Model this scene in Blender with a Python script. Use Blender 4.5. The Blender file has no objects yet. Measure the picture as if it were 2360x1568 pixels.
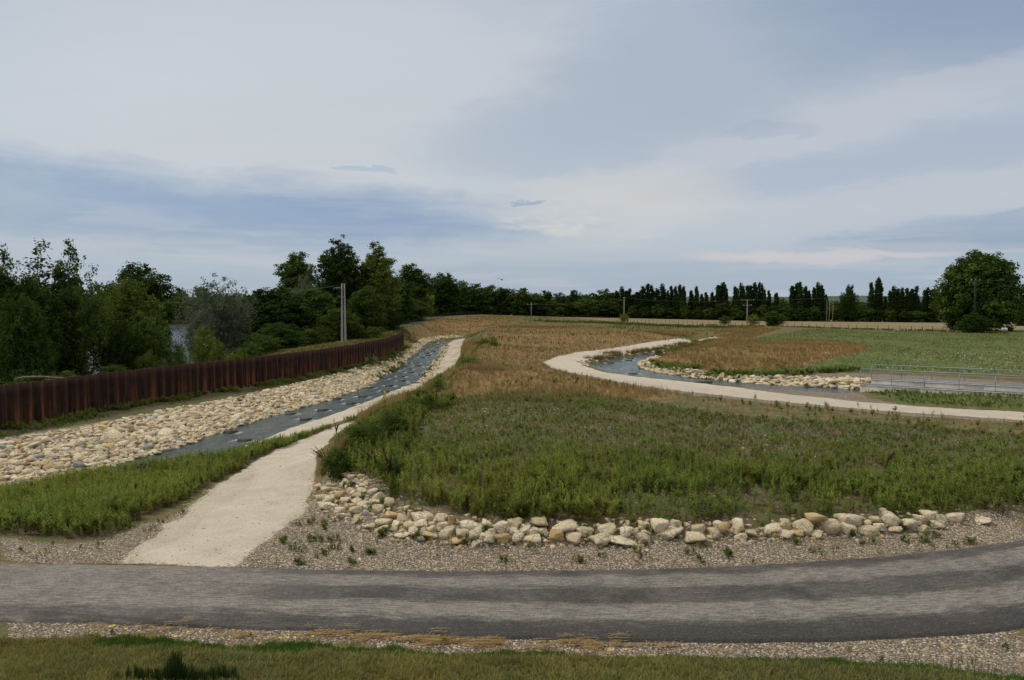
import bpy, math, random
import numpy as np
from mathutils import Vector, Matrix
from mathutils.geometry import delaunay_2d_cdt

# ------------------------------------------------------------------ camera, world, sun, exposure
SC = bpy.context.scene
COL = SC.collection
FPX = 683.0                      # focal length in pixels of a 1024 px wide frame
CAM_Z = 7.0
HORIZON = 306.0
PITCH = math.atan((340.0 - HORIZON) / FPX)
S = 2359.3 / 1024.0              # my survey coordinates (U, V) were read off a 2359 px wide print
cam_d = bpy.data.cameras.new('camera')
cam = bpy.data.objects.new('camera', cam_d)
COL.objects.link(cam)
cam.location = (0, 0, CAM_Z)
cam.rotation_euler = (math.radians(90) - PITCH, 0, 0)
cam_d.sensor_width = 36.0
cam_d.lens = 36.0 * FPX / 1024.0
cam_d.clip_start = 0.1
cam_d.clip_end = 9000
SC.camera = cam

SUN_EL, SUN_AZ = math.radians(54), math.radians(292)      # azimuth clockwise from +Y (view direction)
SKY_STRENGTH = 0.10
SUN_STRENGTH = 1.6
EXPOSURE = 0.0
SC.view_settings.view_transform = 'Standard'
SC.view_settings.look = 'None'
SC.view_settings.exposure = EXPOSURE
SC.view_settings.gamma = 1.0

class NT:
    """tiny node-tree helper"""
    def __init__(self, tree):
        self.t = tree
    def n(self, kind, **kw):
        nd = self.t.nodes.new(kind)
        for k, v in kw.items():
            if k == 'inp':
                for kk, vv in v.items():
                    s = nd.inputs[kk]
                    if hasattr(vv, 'is_output') or isinstance(vv, bpy.types.NodeSocket):
                        self.t.links.new(vv, s)
                    else:
                        s.default_value = vv
            else:
                setattr(nd, k, v)
        return nd
    def math(self, op, a, b=0.0, c=None, clamp=False):
        nd = self.n('ShaderNodeMath', operation=op, use_clamp=clamp)
        for i, v in enumerate((a, b, c)):
            if v is None: continue
            if isinstance(v, bpy.types.NodeSocket): self.t.links.new(v, nd.inputs[i])
            else: nd.inputs[i].default_value = v
        return nd.outputs[0]
    def mix(self, f, a, b, blend='MIX'):
        nd = self.n('ShaderNodeMix', data_type='RGBA', blend_type=blend)
        for i, v in ((0, f), (6, a), (7, b)):
            if isinstance(v, bpy.types.NodeSocket): self.t.links.new(v, nd.inputs[i])
            elif i == 0: nd.inputs[0].default_value = v
            else: nd.inputs[i].default_value = (*v[:3], 1)
        return nd.outputs[2]
    def noise(self, vec, scale, detail=4, rough=0.55, dist=0.0, out=0):
        nd = self.n('ShaderNodeTexNoise', inp={'Scale': scale, 'Detail': detail, 'Roughness': rough, 'Distortion': dist})
        if vec is not None: self.t.links.new(vec, nd.inputs['Vector'])
        return nd.outputs[out]
    def ramp(self, f, stops, interp='LINEAR'):
        nd = self.n('ShaderNodeValToRGB')
        cr = nd.color_ramp; cr.interpolation = interp
        while len(cr.elements) < len(stops): cr.elements.new(0.5)
        for e, (p, c) in zip(cr.elements, stops):
            e.position = p; e.color = (*c[:3], 1)
        self.t.links.new(f, nd.inputs[0])
        return nd.outputs[0]
    def smooth(self, x, a, b):
        nd = self.n('ShaderNodeMapRange', interpolation_type='SMOOTHSTEP')
        for i, v in enumerate((x, a, b, 0.0, 1.0)):
            if isinstance(v, bpy.types.NodeSocket): self.t.links.new(v, nd.inputs[i])
            else: nd.inputs[i].default_value = v
        return nd.outputs[0]
    def mapping(self, vec, scale=(1, 1, 1), rot=(0, 0, 0), loc=(0, 0, 0)):
        nd = self.n('ShaderNodeMapping', inp={'Vector': vec, 'Scale': scale, 'Rotation': rot, 'Location': loc})
        return nd.outputs[0]
    def attr(self, name, out=2):
        return self.n('ShaderNodeAttribute', attribute_name=name).outputs[out]

def build_world():
    w = bpy.data.worlds.new('World'); SC.world = w; w.use_nodes = True
    t = w.node_tree; t.nodes.clear(); N = NT(t)
    tc = N.n('ShaderNodeTexCoord').outputs['Generated']
    sky = N.n('ShaderNodeTexSky', sky_type='NISHITA', sun_disc=False, sun_elevation=SUN_EL, sun_rotation=SUN_AZ,
              air_density=1.2, dust_density=2.0, ozone_density=1.5)
    nrm = N.n('ShaderNodeVectorMath', operation='NORMALIZE', inp={0: tc}).outputs[0]
    sp = N.n('ShaderNodeSeparateXYZ', inp={0: nrm})
    x, y, z = sp.outputs
    el = N.math('ARCSINE', z)                       # radians
    az = N.math('ARCTAN2', x, y)                    # 0 straight ahead, + to the right
    # cloud deck: a flat layer seen in perspective
    zz = N.math('ADD', N.math('MAXIMUM', z, 0.0), 0.07)
    px = N.math('DIVIDE', x, zz); py = N.math('DIVIDE', y, zz)
    dk = N.n('ShaderNodeCombineXYZ', inp={0: px, 1: py, 2: 0.0}).outputs[0]
    n1 = N.noise(N.mapping(dk, (0.26, 0.62, 1), (0, 0, 0.35), (3.1, 1.7, 0)), 1.0, 7, 0.55, 0.35)
    n2 = N.noise(N.mapping(dk, (0.9, 2.0, 1), (0, 0, -0.2), (9.1, 4.2, 0)), 1.0, 8, 0.6, 0.3)
    n3 = N.noise(N.mapping(dk, (0.10, 0.22, 1), (0, 0, 0.5), (0.4, 7.7, 0)), 1.0, 3, 0.5)
    angv = N.n('ShaderNodeCombineXYZ', inp={0: az, 1: el, 2: 0.0}).outputs[0]
    nb = N.noise(N.mapping(angv, (5, 13, 1), (0, 0, 0.12)), 1.0, 6, 0.6, 0.3)     # cloud breakup by bearing
    ns = N.noise(N.mapping(angv, (3.2, 42, 1), (0, 0, 0.03)), 1.0, 5, 0.55, 0.2)    # thin streaks low down
    nr = N.noise(N.mapping(angv, (14, 55, 1), (0, 0, 0.06)), 1.0, 6, 0.65, 0.5)
    D = math.radians
    az = N.math('ADD', az, N.math('MULTIPLY', N.math('SUBTRACT', nr, .5), D(5.0)))
    nw = N.noise(N.mapping(angv, (9, 26, 1), (0, 0, -0.08), (2, 5, 0)), 1.0, 7, 0.62, 0.8)
    el_raw = el
    el = N.math('ADD', el, N.math('MULTIPLY', N.math('SUBTRACT', nw, .5), D(2.2)))
    def band(az0, el0, waz, wel, tilt=0.0, wob=0.0):
        """soft elliptical cloud region centred at a bearing / elevation (degrees)"""
        a = N.math('SUBTRACT', az, D(az0))
        e = N.math('SUBTRACT', el, D(el0))
        e = N.math('SUBTRACT', e, N.math('MULTIPLY', a, tilt))
        if wob:
            e = N.math('ADD', e, N.math('MULTIPLY', N.math('SUBTRACT', nb, 0.5), D(wob)))
        q = N.math('ADD', N.math('POWER', N.math('DIVIDE', N.math('ABSOLUTE', a), D(waz)), 2.0),
                   N.math('POWER', N.math('DIVIDE', N.math('ABSOLUTE', e), D(wel)), 2.0))
        return N.math('SUBTRACT', 1.0, N.smooth(q, 0.15, 1.25))
    k = 1.0 / SKY_STRENGTH
    def c(r, g, b, m=1.0): return (r * k * m, g * k * m, b * k * m)
    pale = c(.545, .595, .655); bright = c(.615, .645, .675); warm = c(.67, .66, .635)
    deep = c(.225, .325, .515)
    col = N.mix(N.smooth(n3, 0.36, 0.66), pale, c(.475, .535, .62))
    # brighter veil over the middle left, greyer deck to the right and the upper right corner
    col = N.mix(N.math('MULTIPLY', band(-14, 14, 26, 13, 0, 5), 0.8), col, bright)
    col = N.mix(N.math('MULTIPLY', band(18, 20, 24, 7.5, 0.35, 5), 0.75), col, c(.41, .475, .57))
    col = N.mix(N.math('MULTIPLY', band(42, 24, 26, 11, 0.0, 5), 0.92), col, c(.285, .36, .50))
    col = N.mix(N.math('MULTIPLY', band(2, 13.5, 12, 3.6, 0.05, 4), 0.5), col, c(.45, .52, .62))
    col = N.mix(N.math('MULTIPLY', band(30, 14.2, 22, 1.5, 0.16, 2), 0.55), col, c(.56, .585, .66))
    col = N.mix(N.math('MULTIPLY', band(30, 10.6, 22, 1.9, 0.08, 2), 0.55), col, c(.39, .46, .59))
    col = N.mix(N.math('MULTIPLY', band(30, 7.6, 20, 1.4, 0.06, 2), 0.5), col, c(.55, .57, .62))
    col = N.mix(N.math('MULTIPLY', band(8, 8.0, 12, 3.2, 0.08, 3), 0.6), col, warm)
    # horizon haze layer, bluish
    col = N.mix(N.math('MULTIPLY', N.math('SUBTRACT', 1.0, N.smooth(el, D(1.0), D(7.5))), 0.72), col, c(.35, .45, .56))
    # deep blue bank on the left, sinking to the right
    bank = band(-26, 7.2, 35, 3.5, -0.015, 3.4)
    bm = N.math('MULTIPLY', bank, N.smooth(N.math('ADD', N.math('MULTIPLY', nb, 0.6), N.math('MULTIPLY', ns, 0.55)), 0.36, 0.62))
    bm = N.math('MAXIMUM', bm, N.math('MULTIPLY', bank, 0.62))
    col = N.mix(N.math('MULTIPLY', bm, 0.84), col, N.mix(N.smooth(nb, 0.35, 0.65), deep, c(.33, .43, .56)))
    core = band(-17, 7.1, 19, 1.6, -0.05, 2.0)
    col = N.mix(N.math('MULTIPLY', core, 0.5), col, c(.225, .335, .525))
    # right hand low blue bank and the pale lit streak beneath it
    col = N.mix(N.math('MULTIPLY', band(35, 4.9, 15, 1.5, 0.05, 1.2), 0.7), col, c(.28, .37, .51))
    col = N.mix(N.math('MULTIPLY', band(24, 3.75, 11, 0.62, -0.005, 0.9), 0.95), col, c(.62, .60, .62))
    # pale low streaks on the left and centre
    st = N.math('MULTIPLY', N.smooth(ns, 0.48, 0.62), N.math('SUBTRACT', 1.0, N.smooth(el, D(4.2), D(6.4))))
    col = N.mix(N.math('MULTIPLY', st, 0.55), col, c(.53, .565, .62))
    col = N.mix(N.math('MULTIPLY', N.math('MULTIPLY', band(4, 6.9, 5.5, 1.3, 0.05, 2.2), N.smooth(N.math('ADD', N.math('MULTIPLY', nr, .6), N.math('MULTIPLY', ns, .4)), .42, .60)), 0.7), col, c(.70, .68, .64))
    # small ragged dark scraps
    for (a0, e0, wa, we, ti, s_) in ((1.2, 8.6, 2.3, 0.30, 0.03, .8), (20.5, 13.6, 4.4, .8, -0.10, .28), (-12.0, 11.0, 3.4, .35, -0.03, .4)):
        m = N.smooth(N.math('ADD', N.math('MULTIPLY', band(a0, e0, wa, we, ti, 1.6), .62), N.math('MULTIPLY', N.math('SUBTRACT', nr, .5), 1.1)), .22, .60)
        col = N.mix(N.math('MULTIPLY', m, s_), col, c(.33, .41, .56))
    # fine overall texture of the deck
    tex = N.math('ADD', 0.93, N.math('MULTIPLY', n1, 0.14))
    tex = N.math('ADD', tex, N.math('MULTIPLY', N.math('SUBTRACT', n2, 0.5), 0.05))
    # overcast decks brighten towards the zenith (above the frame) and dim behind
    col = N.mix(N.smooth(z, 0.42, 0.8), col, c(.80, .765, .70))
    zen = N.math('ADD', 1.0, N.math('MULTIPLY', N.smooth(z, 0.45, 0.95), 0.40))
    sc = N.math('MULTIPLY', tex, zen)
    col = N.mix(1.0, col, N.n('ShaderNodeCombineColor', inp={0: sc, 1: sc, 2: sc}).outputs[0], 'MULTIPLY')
    col = N.mix(0.10, col, sky.outputs[0])          # what the thin deck lets through of the blue sky
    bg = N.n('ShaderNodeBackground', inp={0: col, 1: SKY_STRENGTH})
    out = N.n('ShaderNodeOutputWorld')
    t.links.new(bg.outputs[0], out.inputs[0])
build_world()

sun_d = bpy.data.lights.new('sun', 'SUN'); sun_d.energy = SUN_STRENGTH; sun_d.angle = math.radians(11); sun_d.color = (1.0, .92, .80)
sun = bpy.data.objects.new('sun', sun_d); COL.objects.link(sun)
_sd = Vector((math.sin(SUN_AZ) * math.cos(SUN_EL), math.cos(SUN_AZ) * math.cos(SUN_EL), math.sin(SUN_EL)))
sun.rotation_euler = _sd.to_track_quat('Z', 'Y').to_euler()

# ------------------------------------------------------------------ survey helpers
CP, SP = math.cos(PITCH), math.sin(PITCH)
def ray(U, V):
    x = (U / S - 512.0) / FPX; z = -(V / S - 340.0) / FPX
    return np.array([x, CP + z * SP, -SP + z * CP])
def W(U, V, z):
    d = ray(U, V); t = (z - CAM_Z) / d[2]
    return (d[0] * t, d[1] * t, z)
def at_depth(U, V, Y):
    d = ray(U, V); t = Y / d[1]
    return (d[0] * t, Y, CAM_Z + d[2] * t)

def tagd(o, label=None, cat=None, group=None, kind=None):
    if label: o['label'] = label
    if cat: o['category'] = cat
    if group: o['group'] = group
    if kind: o['kind'] = kind
    return o

def mesh_np(name, verts, quads=None, tris=None, col=None, attrs=None, mats=None, matidx=None, smooth=False):
    verts = np.asarray(verts, dtype=np.float32)
    nq = 0 if quads is None else len(quads); nt = 0 if tris is None else len(tris)
    loops = []; sizes = []
    if nq: loops.append(np.asarray(quads, dtype=np.int32).ravel()); sizes.append(np.full(nq, 4, np.int32))
    if nt: loops.append(np.asarray(tris, dtype=np.int32).ravel()); sizes.append(np.full(nt, 3, np.int32))
    loops = np.concatenate(loops); sizes = np.concatenate(sizes)
    me = bpy.data.meshes.new(name)
    me.vertices.add(len(verts)); me.vertices.foreach_set('co', verts.ravel())
    me.loops.add(len(loops)); me.loops.foreach_set('vertex_index', loops)
    me.polygons.add(len(sizes))
    st = np.zeros(len(sizes), np.int32); st[1:] = np.cumsum(sizes)[:-1]
    me.polygons.foreach_set('loop_start', st); me.polygons.foreach_set('loop_total', sizes)
    if smooth: me.polygons.foreach_set('use_smooth', np.ones(len(sizes), bool))
    if col is not None:
        a = me.attributes.new('Col', 'FLOAT_COLOR', 'POINT')
        c = np.ones((len(verts), 4), np.float32); c[:, :3] = col
        a.data.foreach_set('color', c.ravel())
    for k, v in (attrs or {}).items():
        a = me.attributes.new(k, 'FLOAT', 'POINT'); a.data.foreach_set('value', np.asarray(v, np.float32).ravel())
    for m in (mats or []): me.materials.append(m)
    if matidx is not None: me.polygons.foreach_set('material_index', np.asarray(matidx, np.int32))
    me.update(calc_edges=True)
    return me
def link(name, me, parent=None, loc=None):
    o = bpy.data.objects.new(name, me); COL.objects.link(o)
    if parent is not None: o.parent = parent
    if loc is not None: o.location = loc
    return o
def empty(name, loc, rz=0.0):
    o = bpy.data.objects.new(name, None); COL.objects.link(o); o.location = loc; o.rotation_euler = (0, 0, rz); o.empty_display_size = 0.3
    return o

# numpy value noise
_rs = np.random.RandomState(7); _NT = _rs.rand(256, 256).astype(np.float32)
def vnoise(x, y):
    xi = np.floor(x).astype(int); yi = np.floor(y).astype(int); fx = x - xi; fy = y - yi
    fx = fx * fx * (3 - 2 * fx); fy = fy * fy * (3 - 2 * fy)
    a = _NT[xi & 255, yi & 255]; b = _NT[(xi + 1) & 255, yi & 255]; c = _NT[xi & 255, (yi + 1) & 255]; d = _NT[(xi + 1) & 255, (yi + 1) & 255]
    return (a * (1 - fx) + b * fx) * (1 - fy) + (c * (1 - fx) + d * fx) * fy
def fbm(x, y, o=4):
    s = 0; a = .5; t = 0
    for i in range(o):
        s = s + a * vnoise(x + 17.3 * i, y + 9.1 * i); t += a; x = x * 2.03; y = y * 2.03; a *= .5
    return s / t

# ------------------------------------------------------------------ terrain breaklines (surveyed)
WALL = [(-44.0, 8.0), (-40.0, 22.0), (-37.3, 33.0), (-34.3, 45.7), (-32.0, 57.0), (-28.2, 67.5), (-25.4, 77.0), (-22.9, 88.0), (-21.4, 98.0), (-20.3, 112.0), (-21.0, 126.0), (-22.2, 139.0)]
ZS = -2.8     # left stream level
ZR = -0.6     # right stream level
L_LEFT = [(0, 1126), (150, 1098), (342, 1052), (476, 1008), (539, 986), (634, 956), (760, 922), (847, 891), (880, 868), (911, 850), (950, 819), (976, 796), (990, 787), (1027, 780.5), (1066, 778)]
L_RIGHT = [(-60, 1185), (103, 1139), (300, 1095), (430, 1062), (520, 1038), (603, 1012), (662, 989), (760, 956), (855, 921), (919, 894), (970, 874), (983, 855), (1001, 832), (1014, 814), (1026, 793), (1045, 783), (1068, 780.5)]
RIP_TOP = [(0, 1018), (197, 985), (349, 955), (539, 919), (641, 896), (718, 877), (821, 851), (898, 828), (963, 797), (991, 783.5), (1027, 778), (1071, 775)]
FOOT = [(738, 1042, -1.5), (773, 1000, -1.9), (811, 975, -2.1), (887, 932, -2.2), (951, 915, -2.2), (1014, 886, -2.15), (1053, 865, -1.95), (1060, 827, -1.6), (1064, 796, -1.2), (1071, 779.5, -1.05)]
def ZSF(V): return float(np.interp(V, [778, 800, 850, 950], [-1.45, -1.7, -2.3, -2.8]))     # the ramp stream drops towards the viewer
def WS(p): return W(p[0], p[1], ZSF(p[1]))
PATH_L = [(273, 1298, 0), (301, 1267, -.05), (371, 1222, -.2), (419, 1181, -.4), (476, 1134, -.7), (539, 1092, -1.1), (603, 1054, -1.5), (650, 1032, -1.8), (749, 991, -2.1), (849, 956, -2.2)]
PATH_R = [(546, 1305, 0), (571, 1273, 0), (634, 1229, -.1), (698, 1181, -.25), (722, 1150, -.4), (725, 1114, -.65)]
CREST = [(745, 1100, .1), (770, 1070, .4), (810, 1025, .5), (870, 978, .6), (950, 922, .6), (1010, 880, .7), (1080, 820, .8), (1110, 780, .9), (1125, 760, 1.0), (1140, 745, 1.3)]
ROAD_FAR = [(0, 1298), (300, 1301), (546, 1306), (749, 1312), (1091, 1315.4), (1300, 1313), (1553, 1308.6), (1700, 1302), (1894, 1291.5), (2000, 1284), (2168, 1267.6), (2359, 1245)]
ROAD_NEAR = [(0, 1431), (256, 1435), (512, 1449), (806, 1455.5), (988, 1466), (1261, 1474), (1480, 1479), (1689, 1482), (1894, 1479.5), (2099, 1471), (2359, 1454)]
RP_OUT = [(2359, 968), (2121, 953), (1945, 938.5), (1769, 922), (1591, 903), (1473, 888.6), (1385, 871), (1311, 857.8), (1267, 847.5), (1254, 835.7), (1276, 824), (1326, 812), (1414, 802), (1502, 787), (1576, 778.4)]
RP_IN = [(2359, 948.8), (2121, 937), (1975, 925), (1769, 902.5), (1679, 890), (1561, 877), (1473, 868), (1385, 856), (1350, 843.5), (1332, 831), (1385, 822.5), (1458, 809), (1532, 799), (1576, 788.7), (1608, 784)]
RW_L = [(1983, 906), (1957, 907.5), (1886, 901.8), (1769, 894.8), (1620, 884), (1517, 872.4), (1414, 860.7), (1352, 844.5), (1352, 838), (1367, 832.8), (1423, 821), (1511, 805), (1591, 790), (1620, 783)]
RW_R = [(1983, 897.4), (1857, 890), (1769, 885), (1679, 877), (1591, 870), (1517, 857.8), (1476, 847.5), (1473, 836), (1505, 825), (1546, 807.8), (1591, 797.5), (1634, 783.5)]
RB_TOP = [(1985, 874, .15), (1857, 871, .15), (1769, 869, .12), (1679, 862, .1), (1591, 853, .1), (1530, 843, .1), (1500, 835, .1), (1520, 820, .2), (1560, 803, .3), (1605, 794, .3), (1650, 782, .3)]
def _rbz(U, V):
    vw = np.interp(U, [p[0] for p in sorted(RW_R)], [p[1] for p in sorted(RW_R)]); yw = W(U, vw, ZR)[1] + (1.7 if U > 1476 else .6); return float(min(.25, max(-.45, at_depth(U, V, yw)[2])))
RB_TOP = [(u, v, _rbz(u, v)) if v > 838 else (u, v, z) for u, v, z in RB_TOP]
FENCE_UV = [(914, 762.6, 1.6), (963, 744.6, 2.5), (1027, 731, 3.0), (1104, 724.5, 3.0), (1200, 726.5, 2.3)]

pts = []
def addline(line, step=1.5):
    line = [tuple(map(float, p)) for p in line]
    for a, b in zip(line[:-1], line[1:]):
        L = math.hypot(b[0] - a[0], b[1] - a[1])
        depth = max(8.0, math.hypot(a[0], a[1]))
        n = max(1, int(L / max(step, depth * 0.03)))
        for i in range(n):
            t = i / n
            pts.append(tuple(a[j] + (b[j] - a[j]) * t for j in range(3)))
    pts.append(line[-1])
def UVl(l, z=None): return [W(p[0], p[1], z if z is not None else p[2]) for p in l]
def offs(line, d):
    """offset a plan polyline to its left by d (right if negative)"""
    P = np.array([(p[0], p[1]) for p in line]); T = np.gradient(P, axis=0); T /= np.linalg.norm(T, axis=1)[:, None] + 1e-9
    Nn = np.stack([-T[:, 1], T[:, 0]], 1)
    return P + Nn * d
wl = np.array(WALL)
addline([(*p, -1.38) for p in offs(WALL, -0.6)])
addline([(*p, -1.35) for p in offs(WALL, 0.22)], .8)
addline([(*p, 1.25) for p in offs(WALL, 0.9)], .8)
addline([(*p, .55) for p in offs(WALL, 2.2)[:6]], 2); addline([(*p, -1.5) for p in offs(WALL, 4.6)[:6]], 2); addline([(*p, -4.0) for p in offs(WALL, 9)[:6]], 3); addline([(*p, 1.1) for p in offs(WALL, 5.5)[7:]], 3); addline([(*p, 0.4) for p in offs(WALL, 11)[7:]], 3)
addline([(-24.5, 141, 1.2), (-23.2, 143, .2), (-22.6, 150, -.3)])
BANK = [(-38, 80), (-42, 95), (-46, 110), (-52, 130), (-60, 170), (-70, 220), (-82, 300), (-100, 420)]
addline([(*p, -1.5) for p in BANK], 4)
addline([(*p, -4.0) for p in offs(BANK, 4)], 6)
addline([(*p, 0.3) for p in offs(BANK, -4)[1:]], 4)
FARB = [(-700, 210), (-450, 250), (-300, 290), (-200, 345), (-150, 420), (-140, 700)]
addline([(*p, -1.5) for p in FARB], 10); addline([(*p, 0.8) for p in offs(FARB, 8)], 10); addline([(*p, -4) for p in offs(FARB, -8)], 10)
pts += [(-700, y, -4) for y in (-40, 40, 120)] + [(-300, y, -4) for y in (-40, 60, 160, 230)] + [(-150, y, -4) for y in (-40, 60, 160, 260)]
LW = [WS(p) for p in L_LEFT]; RW_ = [WS(p) for p in L_RIGHT]
RIPT = UVl([(*p, -1.5) for p in RIP_TOP[:8]]) + [(x, y, LW[i][2] + .55) for i, (x, y) in list(enumerate(offs(LW, 1.6)))[-6:]]
addline(LW); addline(RW_)
# extension of the stream towards the left edge, out of the frame
_a = W(0, 1126, ZS); _b = W(-60, 1185, ZS)
addline([_a, (-33.5, 28, ZS), (-37, 12, ZS)]); addline([_b, (-27, 22, ZS), (-29, 10, ZS)])
_mid = [tuple((np.array(LW[i]) + np.array(RW_[j])) / 2) for i, j in ((0, 1), (2, 3), (4, 5), (6, 7), (7, 9), (9, 11), (11, 13))]
addline([(p[0], p[1], (p[2] if p[2] < 0 else ZS) - .6) for p in [(-33, 10, 0), (-30.5, 24, 0)] + _mid])
addline(RIPT); addline([RIPT[-1], (-7, 186, -.8)]); addline([(-35.2, 33, -1.5), (-38.5, 18, -1.5)])
addline(UVl(FOOT)); addline(UVl(PATH_L)); addline(UVl(PATH_R)); addline(UVl(CREST))
BEDBACK = [(-60, 1160, -1.45), (0, 1141, -1.45), (103, 1117, -1.45), (250, 1090, -1.5), (400, 1070, -1.6), (520, 1049, -1.7), (650, 1021, -2.1), (712, 1003, -2.3)]
BEDFRONT = [(-80, 1242, -.1), (0, 1245, -.1), (159, 1254, -.05), (270, 1243, -.1), (412, 1172, -.5), (495, 1126, -.85), (618, 1061, -1.45), (682, 1027, -1.85)]
addline(UVl(BEDBACK)); addline(UVl(BEDFRONT)); addline([(-21, 26, -.9), (-19, 29, -1.2), (-15, 34, -1.45), (-10.5, 37, -1.6)])
addline(UVl(ROAD_FAR, 0.0)); addline(UVl(ROAD_NEAR, 0.0))
addline([(-60, 20.3, 0), (-22, 18.7, 0)]); addline([(-60, 15.6, 0), (-19, 15.3, 0)]); addline([(18, 20.5, 0), (38, 28, 0), (70, 50, 0)], 3); addline([(14, 14.9, 0), (30, 20, 0), (60, 38, 0)], 3)
addline([(x, 13.4, 0.0) for x in (-60, 0, 9)]); addline([(9, 13.4, 0), (13, 13.0, 0), (40, 14, 0)])
for x in range(-60, 61, 10):
    pts.append((x, 0.5, 5.4)); pts.append((x, -10, 5.4)); pts.append((x, 8.0, 1.35)); pts.append((x, 4.5, 3.4)); pts.append((x, -40, 5.4))
addline(UVl([(700, 1192, -.2), (760, 1215, -.08), (840, 1243, 0), (900, 1262, .01), (1100, 1266, .02), (1500, 1252, .02), (1900, 1241, .02), (2250, 1208, .02), (2359, 1190, .02)]), 1.0)
addline(UVl([(830, 1098, .55), (900, 1140, .55), (950, 1166, .52), (1040, 1188, .5), (1100, 1197, .5), (1500, 1207, .45), (1900, 1197, .4), (2250, 1182, .3), (2359, 1165, .25)]), 1.0)
addline(UVl([(2359, 1165, .25)]) + [(40, 32, .2), (70, 60, .1)], 3)
addline(UVl([(1000, 1010, .62), (1400, 960, .5), (1800, 980, .35), (2359, 1010, .15)]), 3)
addline(UVl([(1250, 760, 1.1), (1400, 768, 1.0), (1520, 762, .8)]), 4); addline(UVl([(1120, 850, .8), (1200, 800, 1.0)]), 4)
addline(UVl([(1250, 740, 1.4), (1400, 744, .9), (1550, 750, .6)]), 5)
addline(UVl(RP_OUT, 0.0)); addline(UVl(RP_IN, -.05)); addline(UVl(RW_L, ZR)); addline(UVl(RW_R, ZR)); addline(UVl(RB_TOP))
addline([(p[0], p[1], ZR - .5) for p in [tuple((np.array(W(*RW_L[i], ZR)) + np.array(W(*RW_R[j], ZR))) / 2) for i, j in ((1, 0), (3, 2), (4, 3), (5, 4), (6, 5), (8, 7), (9, 8), (11, 9))]])
addline(UVl([(1640, 778, .6), (1700, 768, .8), (1760, 762, .6)]), 4)
addline(UVl([(1560, 822, .35), (1600, 834, .35), (1700, 845, .35), (1850, 848, .35), (1960, 836, .4)]), 3)
addline(UVl([(1640, 800, 1.1), (1750, 792, 1.1), (1900, 795, .9), (1990, 800, .6)]), 4)
addline(UVl([(1950, 862, .35), (2150, 858, .3), (2359, 862, .2)]), 3); addline(UVl([(2100, 800, .4), (2359, 802, .3)]), 5)
addline(UVl([(1720, 752.5, .35), (1819, 754, .35), (1974, 759, .3), (2127, 762.5, .3), (2250, 766, .25), (2359, 768, .2)]), 5)
# culvert channel between the two concrete walls
CW_N0, CW_N1, CW_F0, CW_F1 = (29.7, 58.0), (42.0, 49.9), (32.7, 61.9), (45.0, 53.8)
addline([(29.7, 57.6, ZR), (42.0, 49.5, ZR)]) if False else None
addline([(CW_N0[0] + .25, CW_N0[1] + .38, ZR - .3), (CW_N1[0] + .25, CW_N1[1] + .38, ZR - .3), (60, 38.5, ZR - .3)])
addline([(CW_F0[0] - .25, CW_F0[1] - .38, ZR - .3), (CW_F1[0] - .25, CW_F1[1] - .38, ZR - .3), (63, 42, ZR - .3)])
addline([(CW_N0[0] + .6, CW_N0[1] - .8, -.1), (35, 53.8, .12), (CW_N1[0] - .3, CW_N1[1] - .4, .15), (60, 37, .15)])
addline([(CW_F0[0] + .3, CW_F0[1] + .5, .1), (CW_F1[0] + .3, CW_F1[1] + .5, .15), (64, 43.5, .15)])
# hillside behind the head of the left stream
addline(UVl(FENCE_UV), 4)
addline([(-21.5, 180, .4), (-17, 200, .6), (-8, 208, .5), (-3, 212, .8)], 4)
addline([(-4, 240, 1.6), (10, 250, 1.6), (40, 255, 1.2)], 6)
pts += [(-30, 165, 1.2), (-40, 190, 1.3), (-45, 250, 2), (-30, 330, 2.6), (0, 420, 2.2), (60, 380, 1.2), (0, 350, 2.2)]
addline(UVl([(1320, 731, 1.4), (1455, 741.7, .5), (1617, 749, .4)]), 6)
for (x, y, z) in ((-120, 760, .8), (0, 760, 0), (150, 760, 0), (400, 760, 0), (800, 760, 0), (800, 300, 0), (800, 60, 0), (800, -40, 0), (200, 60, .1), (120, 60, .1), (200, 150, .1), (200, 250, 0), (120, 320, .2), (200, 400, 0), (400, 200, 0), (400, 50, 0), (120, 0, 0), (120, -40, 5.4), (-700, 760, .8), (-300, 760, .8), (60, 350, .9), (100, 120, .2)):
    pts.append((x, y, z))

_seen = {}
for p in pts:
    _seen[(round(p[0] * 2.5), round(p[1] * 2.5))] = p
PTS = list(_seen.values())
_r = delaunay_2d_cdt([Vector((p[0], p[1])) for p in PTS], [], [], 0, 1e-4)
_co = [(v.x, v.y) for v in _r[0]]; _orig = _r[3]
_zz = [PTS[o[0]][2] for o in _orig]
TRI = [tuple(f) for f in _r[2]]

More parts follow.
